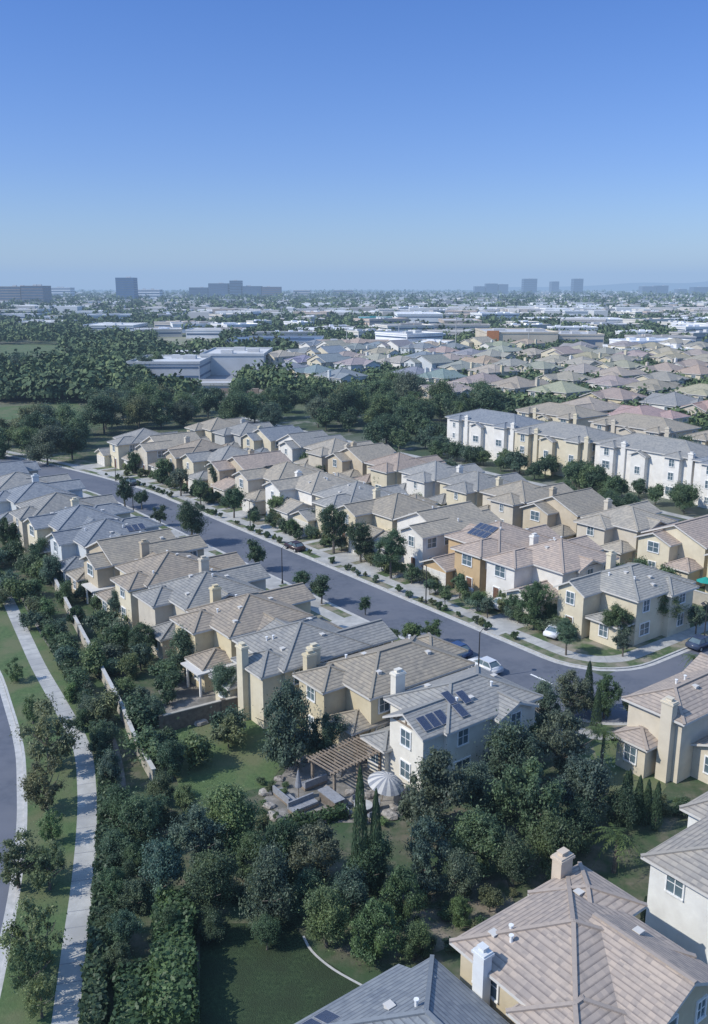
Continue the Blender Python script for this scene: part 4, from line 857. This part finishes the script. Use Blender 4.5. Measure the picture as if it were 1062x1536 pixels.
# ---------------------------------------------------------------- distant buildings
def bldg(x,y,w,d,h,col,name,label,cat,rz=0,floors=0,group=None,band='fglass',roofc=(.5,.5,.5)):
    r=empty(name,(x,y,-.14),rz); mb=MB(); mb.box(-w/2,w/2,-d/2,d/2,0,h); mb.box(-w/2-.3,w/2+.3,-d/2-.3,-d/2,h-.2,h+.9);mb.box(-w/2-.3,w/2+.3,d/2,d/2+.3,h-.2,h+.9);mb.box(-w/2-.3,-w/2,-d/2,d/2,h-.2,h+.9);mb.box(w/2,w/2+.3,-d/2,d/2,h-.2,h+.9)
    ob('wall',mb.mesh('wall',['obj']),r,color=col)
    mb=MB(); mb.box(-w/2+.1,w/2-.1,-d/2+.1,d/2-.1,h+.01,h+.08)
    rr=random.Random(int(x+y))
    for k in range(3 if h<30 else 2):
        a,b_=rr.uniform(-w*.35,w*.3),rr.uniform(-d*.3,d*.3); q=min(w,d)*.1+.8; mb.box(a,a+q*1.5,b_,b_+q,h+.08,h+1.8 if h<30 else h+4)
    ob('roof',mb.mesh('roof',['obj']),r,color=roofc)
    nf=floors or max(1,int(h/4)); fh=h/nf if nf>0 else h
    if floors<0: nf=0
    for k in range(nf):
        mb=MB(); z0=k*fh+fh*(.3 if h>20 else .45); z1=k*fh+fh*(.75 if h>20 else .66)
        mb.box(-w/2+.6,w/2-.6,-d/2-.12,-d/2+.05,z0,z1); mb.box(-w/2-.12,-w/2+.05,-d/2+.6,d/2-.6,z0,z1); mb.box(w/2-.05,w/2+.12,-d/2+.6,d/2-.6,z0,z1)
        ob('window_band',mb.mesh('window_band',[band]),r)
    FOOT.append((x,y,max(w,d)*.6))
    if label: tag(r,label,cat,group)
    return r
def pxb(x0,x1,yb,yt,col,name,label,cat,dd=None,floors=0,rz=0,**k):
    x,y,_=at((x0+x1)/2,yb,0); dp=proj(x,y,0)[2]; w=(x1-x0)*dp/F; h=(yb-yt)*dp/F; d=dd or min(w*.7,40)
    return bldg(x,y+d/2,w,d,h,col,name,label,cat,rz,floors,**k)
DK=(.06,.08,.12)
pxb(0,32,458,431,(.26,.24,.23),'office_building','wide dark striped office block at the far left of the skyline','office building',60,7)
pxb(33,66,458,430,(.2,.19,.2),'office_building','second dark striped office block from the left on the skyline','office building',60,7)
pxb(68,106,447,432,(.75,.75,.75),'office_building','pale low office building left of the blue tower','office building',60,4)
pxb(175,202,452,418,(.06,.13,.26),'office_tower','dark blue glass tower standing alone at left on the skyline','tower',50,10)
pxb(203,240,450,435,(.78,.78,.78),'office_building','white office building just right of the blue tower','office building',50,4)
for i,(a,b_,yt,c) in enumerate([(284,312,432,DK),(313,342,426,(.10,.13,.19)),(345,362,422,DK),(364,392,430,(.10,.13,.18)),(393,421,431,(.20,.14,.12))]):
    pxb(a,b_,447,yt,c,'office_tower',['leftmost low dark block of the dark office cluster','broad dark block second from left in the dark office cluster','tallest narrow block of the dark office cluster','low dark block right of the tallest in the dark office cluster','brownish rightmost block of the dark office cluster'][i],'tower',60,6)
pxb(440,465,446,436,(.6,.55,.5),'office_building','small pale building right of the dark office cluster','office building',60,3)
pxb(500,530,445,436,(.4,.36,.33),'office_building','small brownish building near the middle of the skyline','office building',60,3)
RT=[(712,727,430),(729,746,426),(748,762,427),(785,805,419),(827,838,423),(860,874,419),(963,984,430),(985,1002,429),(1017,1030,434),(1040,1062,431)]
for i,(a,b_,yt) in enumerate(RT):
    o=pxb(a,b_,441,yt,(.07,.09,.13) if i%2 else (.13,.15,.19),'office_tower',None,'tower',80,8); reg('towers on the right skyline',o,'@ distant grey tower from the left on the right hand skyline','tower')
pxb(192,300,572,545,(.50,.51,.50),'school_building','long grey flat roofed hall among the trees at left','hall',40,2,roofc=(.55,.56,.56))
pxb(302,396,562,533,(.55,.56,.55),'school_building','tall pale grey flat roofed hall right of the long grey hall','hall',45,-1,roofc=(.58,.58,.57))
pxb(200,345,588,577,(.58,.56,.53),'school_building','low pale school wing in front of the grey halls','school building',14,1)
pxb(290,400,604,594,(.5,.46,.4),'school_building','low brown roofed building in front of the wood','school building',14,1,roofc=(.3,.24,.19))
pxb(235,345,543,532,(.62,.62,.6),'school_building','pale flat building behind the long grey hall','hall',26,1,roofc=(.65,.65,.63))
pxb(335,480,527,514,(.35,.38,.42),'warehouse','long low warehouse with blue grey roof in the middle distance','warehouse',70,1,roofc=(.12,.18,.26))
o=pxb(730,836,522,500,(.60,.52,.40),'store_building','long tan store with orange panels at its left end','store',60,-1)
w0=(836-730)/2/F*proj(*at(783,522,0))[2]
mb=MB(); mb.box(-w0-.2,-w0+8,-30.9,-30.0,1.5,11.8); ob('orange_panel',mb.mesh('orange_panel',['obj']),o,color=(.60,.24,.09))
mb=MB()
for k in range(6): mb.box(-w0+12+k*11,-w0+19+k*11,-30.4,-30.0,.5,4)
ob('shop_window',mb.mesh('shop_window',['fglass']),o)
pxb(838,905,521,503,(.60,.53,.42),'store_building','beige store next to the one with the orange panels','store',50,1)
pxb(932,1040,538,525,(.76,.76,.74),'store_building','long white flat roofed store at right in the middle distance','store',40,1,roofc=(.75,.75,.75))
pxb(538,592,489,479,(.76,.76,.74),'store_building','white store with a teal roof in the distance','store',70,1,roofc=(.05,.3,.3))
pxb(596,664,488,472,(.76,.76,.74),'store_building','large white store beside the teal roofed one','store',80,2,roofc=(.78,.78,.78))
pxb(666,722,494,482,(.5,.42,.34),'store_building','low brown store right of the large white store','store',60,1)
pxb(400,470,545,537,(.66,.66,.64),'store_building','low white building among trees left of the distant houses','store',20,1)
pxb(850,940,490,480,(.76,.75,.72),'warehouse','long white warehouse behind the beige stores at right','warehouse',60,1,roofc=(.78,.78,.78))
pxb(440,530,505,496,(.72,.72,.7),'warehouse','long white warehouse behind the blue grey roofed one','warehouse',50,1,roofc=(.75,.75,.75))
pxb(120,200,497,489,(.7,.7,.68),'warehouse','pale flat warehouse among trees below the blue tower','warehouse',60,1,roofc=(.68,.68,.66))
pxb(20,90,491,484,(.66,.64,.6),'warehouse','pale flat warehouse among trees near the left edge','warehouse',60,1,roofc=(.6,.6,.58))
for px,yb,yt in [(683,530,478),(598,520,488),(792,525,486),(840,505,475),(955,520,490),(330,560,536),(520,520,494)]:
    x,y,_=at(px,yb,0); dp=proj(x,y,0)[2]; h=(yb-yt)*dp/F; r=empty('light_mast',(x,y,-.14)); mb=MB(); mb.cyl((0,0,0),(0,0,h),.3,.18,8); ob('pole',mb.mesh('pole',['kerb']),r); mb=MB(); mb.box(-1.6,1.6,-.3,.3,h,h+.6); ob('lamp_head',mb.mesh('lamp_head',['kerb']),r); reg('tall light masts',r,'@ tall pale light mast from the left in the distance','light mast')
rr=random.Random(99); nb=0
def okreg(px,py):
    if px<235 and py>484: return False
    if py>528: return False
    if px<420 and py>512: return False
    if 715<px<910 and 505<py<530: return False
    if inpoly(px,py,SF): return False
    return True
tries=0
while nb<200 and tries<6000:
    tries+=1
    px=rr.uniform(-20,1085); py=448+82*rr.random()**1.3
    if not okreg(px,py): continue
    x,y,_=at(px,py,0)
    w_=rr.uniform(14,60); d=rr.uniform(14,42); h=rr.uniform(4.5,9)
    if blocked(x,y,max(w_,d)*.4): continue
    c=rr.choice([(.8,.8,.78),(.7,.67,.6),(.58,.54,.48),(.78,.78,.78),(.5,.48,.45),(.6,.5,.42),(.8,.8,.8)])
    o=bldg(x,y,w_,d,h,c,'commercial_building',None,'building',rr.choice([0,.25,-.3,.6]),1 if h<8 else 2,roofc=rr.choice([(.76,.76,.76),(.55,.55,.54),(.8,.8,.8),(.45,.42,.38)])); nb+=1
    tag(o,'pale flat roofed commercial building in the distant business district','building','commercial buildings of the distant district')
mb=MB(); k=0
while k<1500:
    px=rr.uniform(-30,1090); py=436.5+40*rr.random()**1.3
    k+=1
    if px<235 and py>470: continue
    x,y,_=at(px,py,0); w_=rr.uniform(12,50)*(1+ max(0,472-py)*.02); d=rr.uniform(15,45); h=rr.uniform(4,11)
    if y<3200 and blocked(x,y,12): continue
    mb.box(x-w_/2,x+w_/2,y-d/2,y+d/2,-.14,h)
tag(ob('distant_town',mb.mesh('distant_town',['farwall'])),'pale low buildings massed below the horizon','distant town',kind='stuff')
rs=np.random.RandomState(4); Vs=[];Fs=[];o_=0
FT=np.array([(a,b,r) for a,b,r in FOOT])
CLR=[LAWN1,LAWN2,SF,SF2,[(420,514),(600,514),(640,526),(430,528)],[(186,556),(402,545),(402,578),(196,596)],[(870,520),(1062,516),(1080,532),(900,538)],[(280,598),(410,598),(410,614),(280,614)]]
for i in range(14500):
    px=rs.uniform(-30,1092); py=437+ (rs.rand()**1.15)*(168 if px<620 else 215)
    if any(inpoly(px,py,P) for P in CLR): continue
    x,y,_=at(px,py,0)
    left=px<430 and py>470
    if left and rs.rand()<.28: continue
    if left and (math.sin(x*.03+1.3)+math.sin(y*.02+x*.012))>1.0: continue
    r=rs.uniform(2.4,5.0)*(1 if py>470 else 1.4+ (470-py)*.05)
    if py>520 and px>400: r=rs.uniform(2.0,3.7)
    if left: r=rs.uniform(2.6,5.6)
    fs=.5 if (py>530 and px>400) else .75
    if y<3500 and np.any((FT[:,0]-x)**2+(FT[:,1]-y)**2<(FT[:,2]*(fs+.2)+r*.5)**2): continue
    if py>606 and px<735: continue
    tt,ss=(.8*(x-17.9)+.6*(y-97)),(-.6*(x-17.9)+.8*(y-97))
    if tt<120 and ss<165: continue
    if any((x-a)**2+(y-b)**2<25 for a,b in pts): continue
    m=100 if py>540 else (55 if py>500 else (24 if py>465 else 12))
    d=rs.normal(0,1,(m,3)); d/=np.linalg.norm(d,axis=1)[:,None]; d[:,2]=np.abs(d[:,2])*1.1-.15
    lump=1+.3*np.sin(d[:,0]*5+i)*np.cos(d[:,1]*6+i*2)
    P=np.array([x,y,r*.75])+d*r*lump[:,None]*rs.uniform(.7,1.1,(m,1))*np.array([1,1,rs.uniform(.8,1.3)]); V,Fq=leaves(P,d,r*(.18 if m>60 else (.24 if m>30 else .36)),rs,.9)
    Vs.append(V);Fs.append(Fq+o_);o_+=len(V)
tag(ob('distant_trees',np_mesh('distant_trees',np.concatenate(Vs),np.concatenate(Fs),'farleaf')),'dark green trees massed between the distant buildings and houses','trees',kind='stuff')
mb=MB(); n=60; vs=[]
for i in range(n+1):
    x=2500+i*190; h=50+200*max(0,math.sin((i-4)/n*PI*.9))*(.8+.2*math.sin(i*.7)); vs+=[(x,15200,-5),(x,15200,h),(x,15450,-5)]
fs=[]
for i in range(n): fs+=[(3*i,3*i+3,3*i+4,3*i+1),(3*i+1,3*i+4,3*i+5,3*i+2)]
mb.add(vs,fs); struct(ob('hills',mb.mesh('hills',['yard'])))
finish_labels()
print('houses mid',nm,'bld',nb,'objs',len(bpy.data.objects))
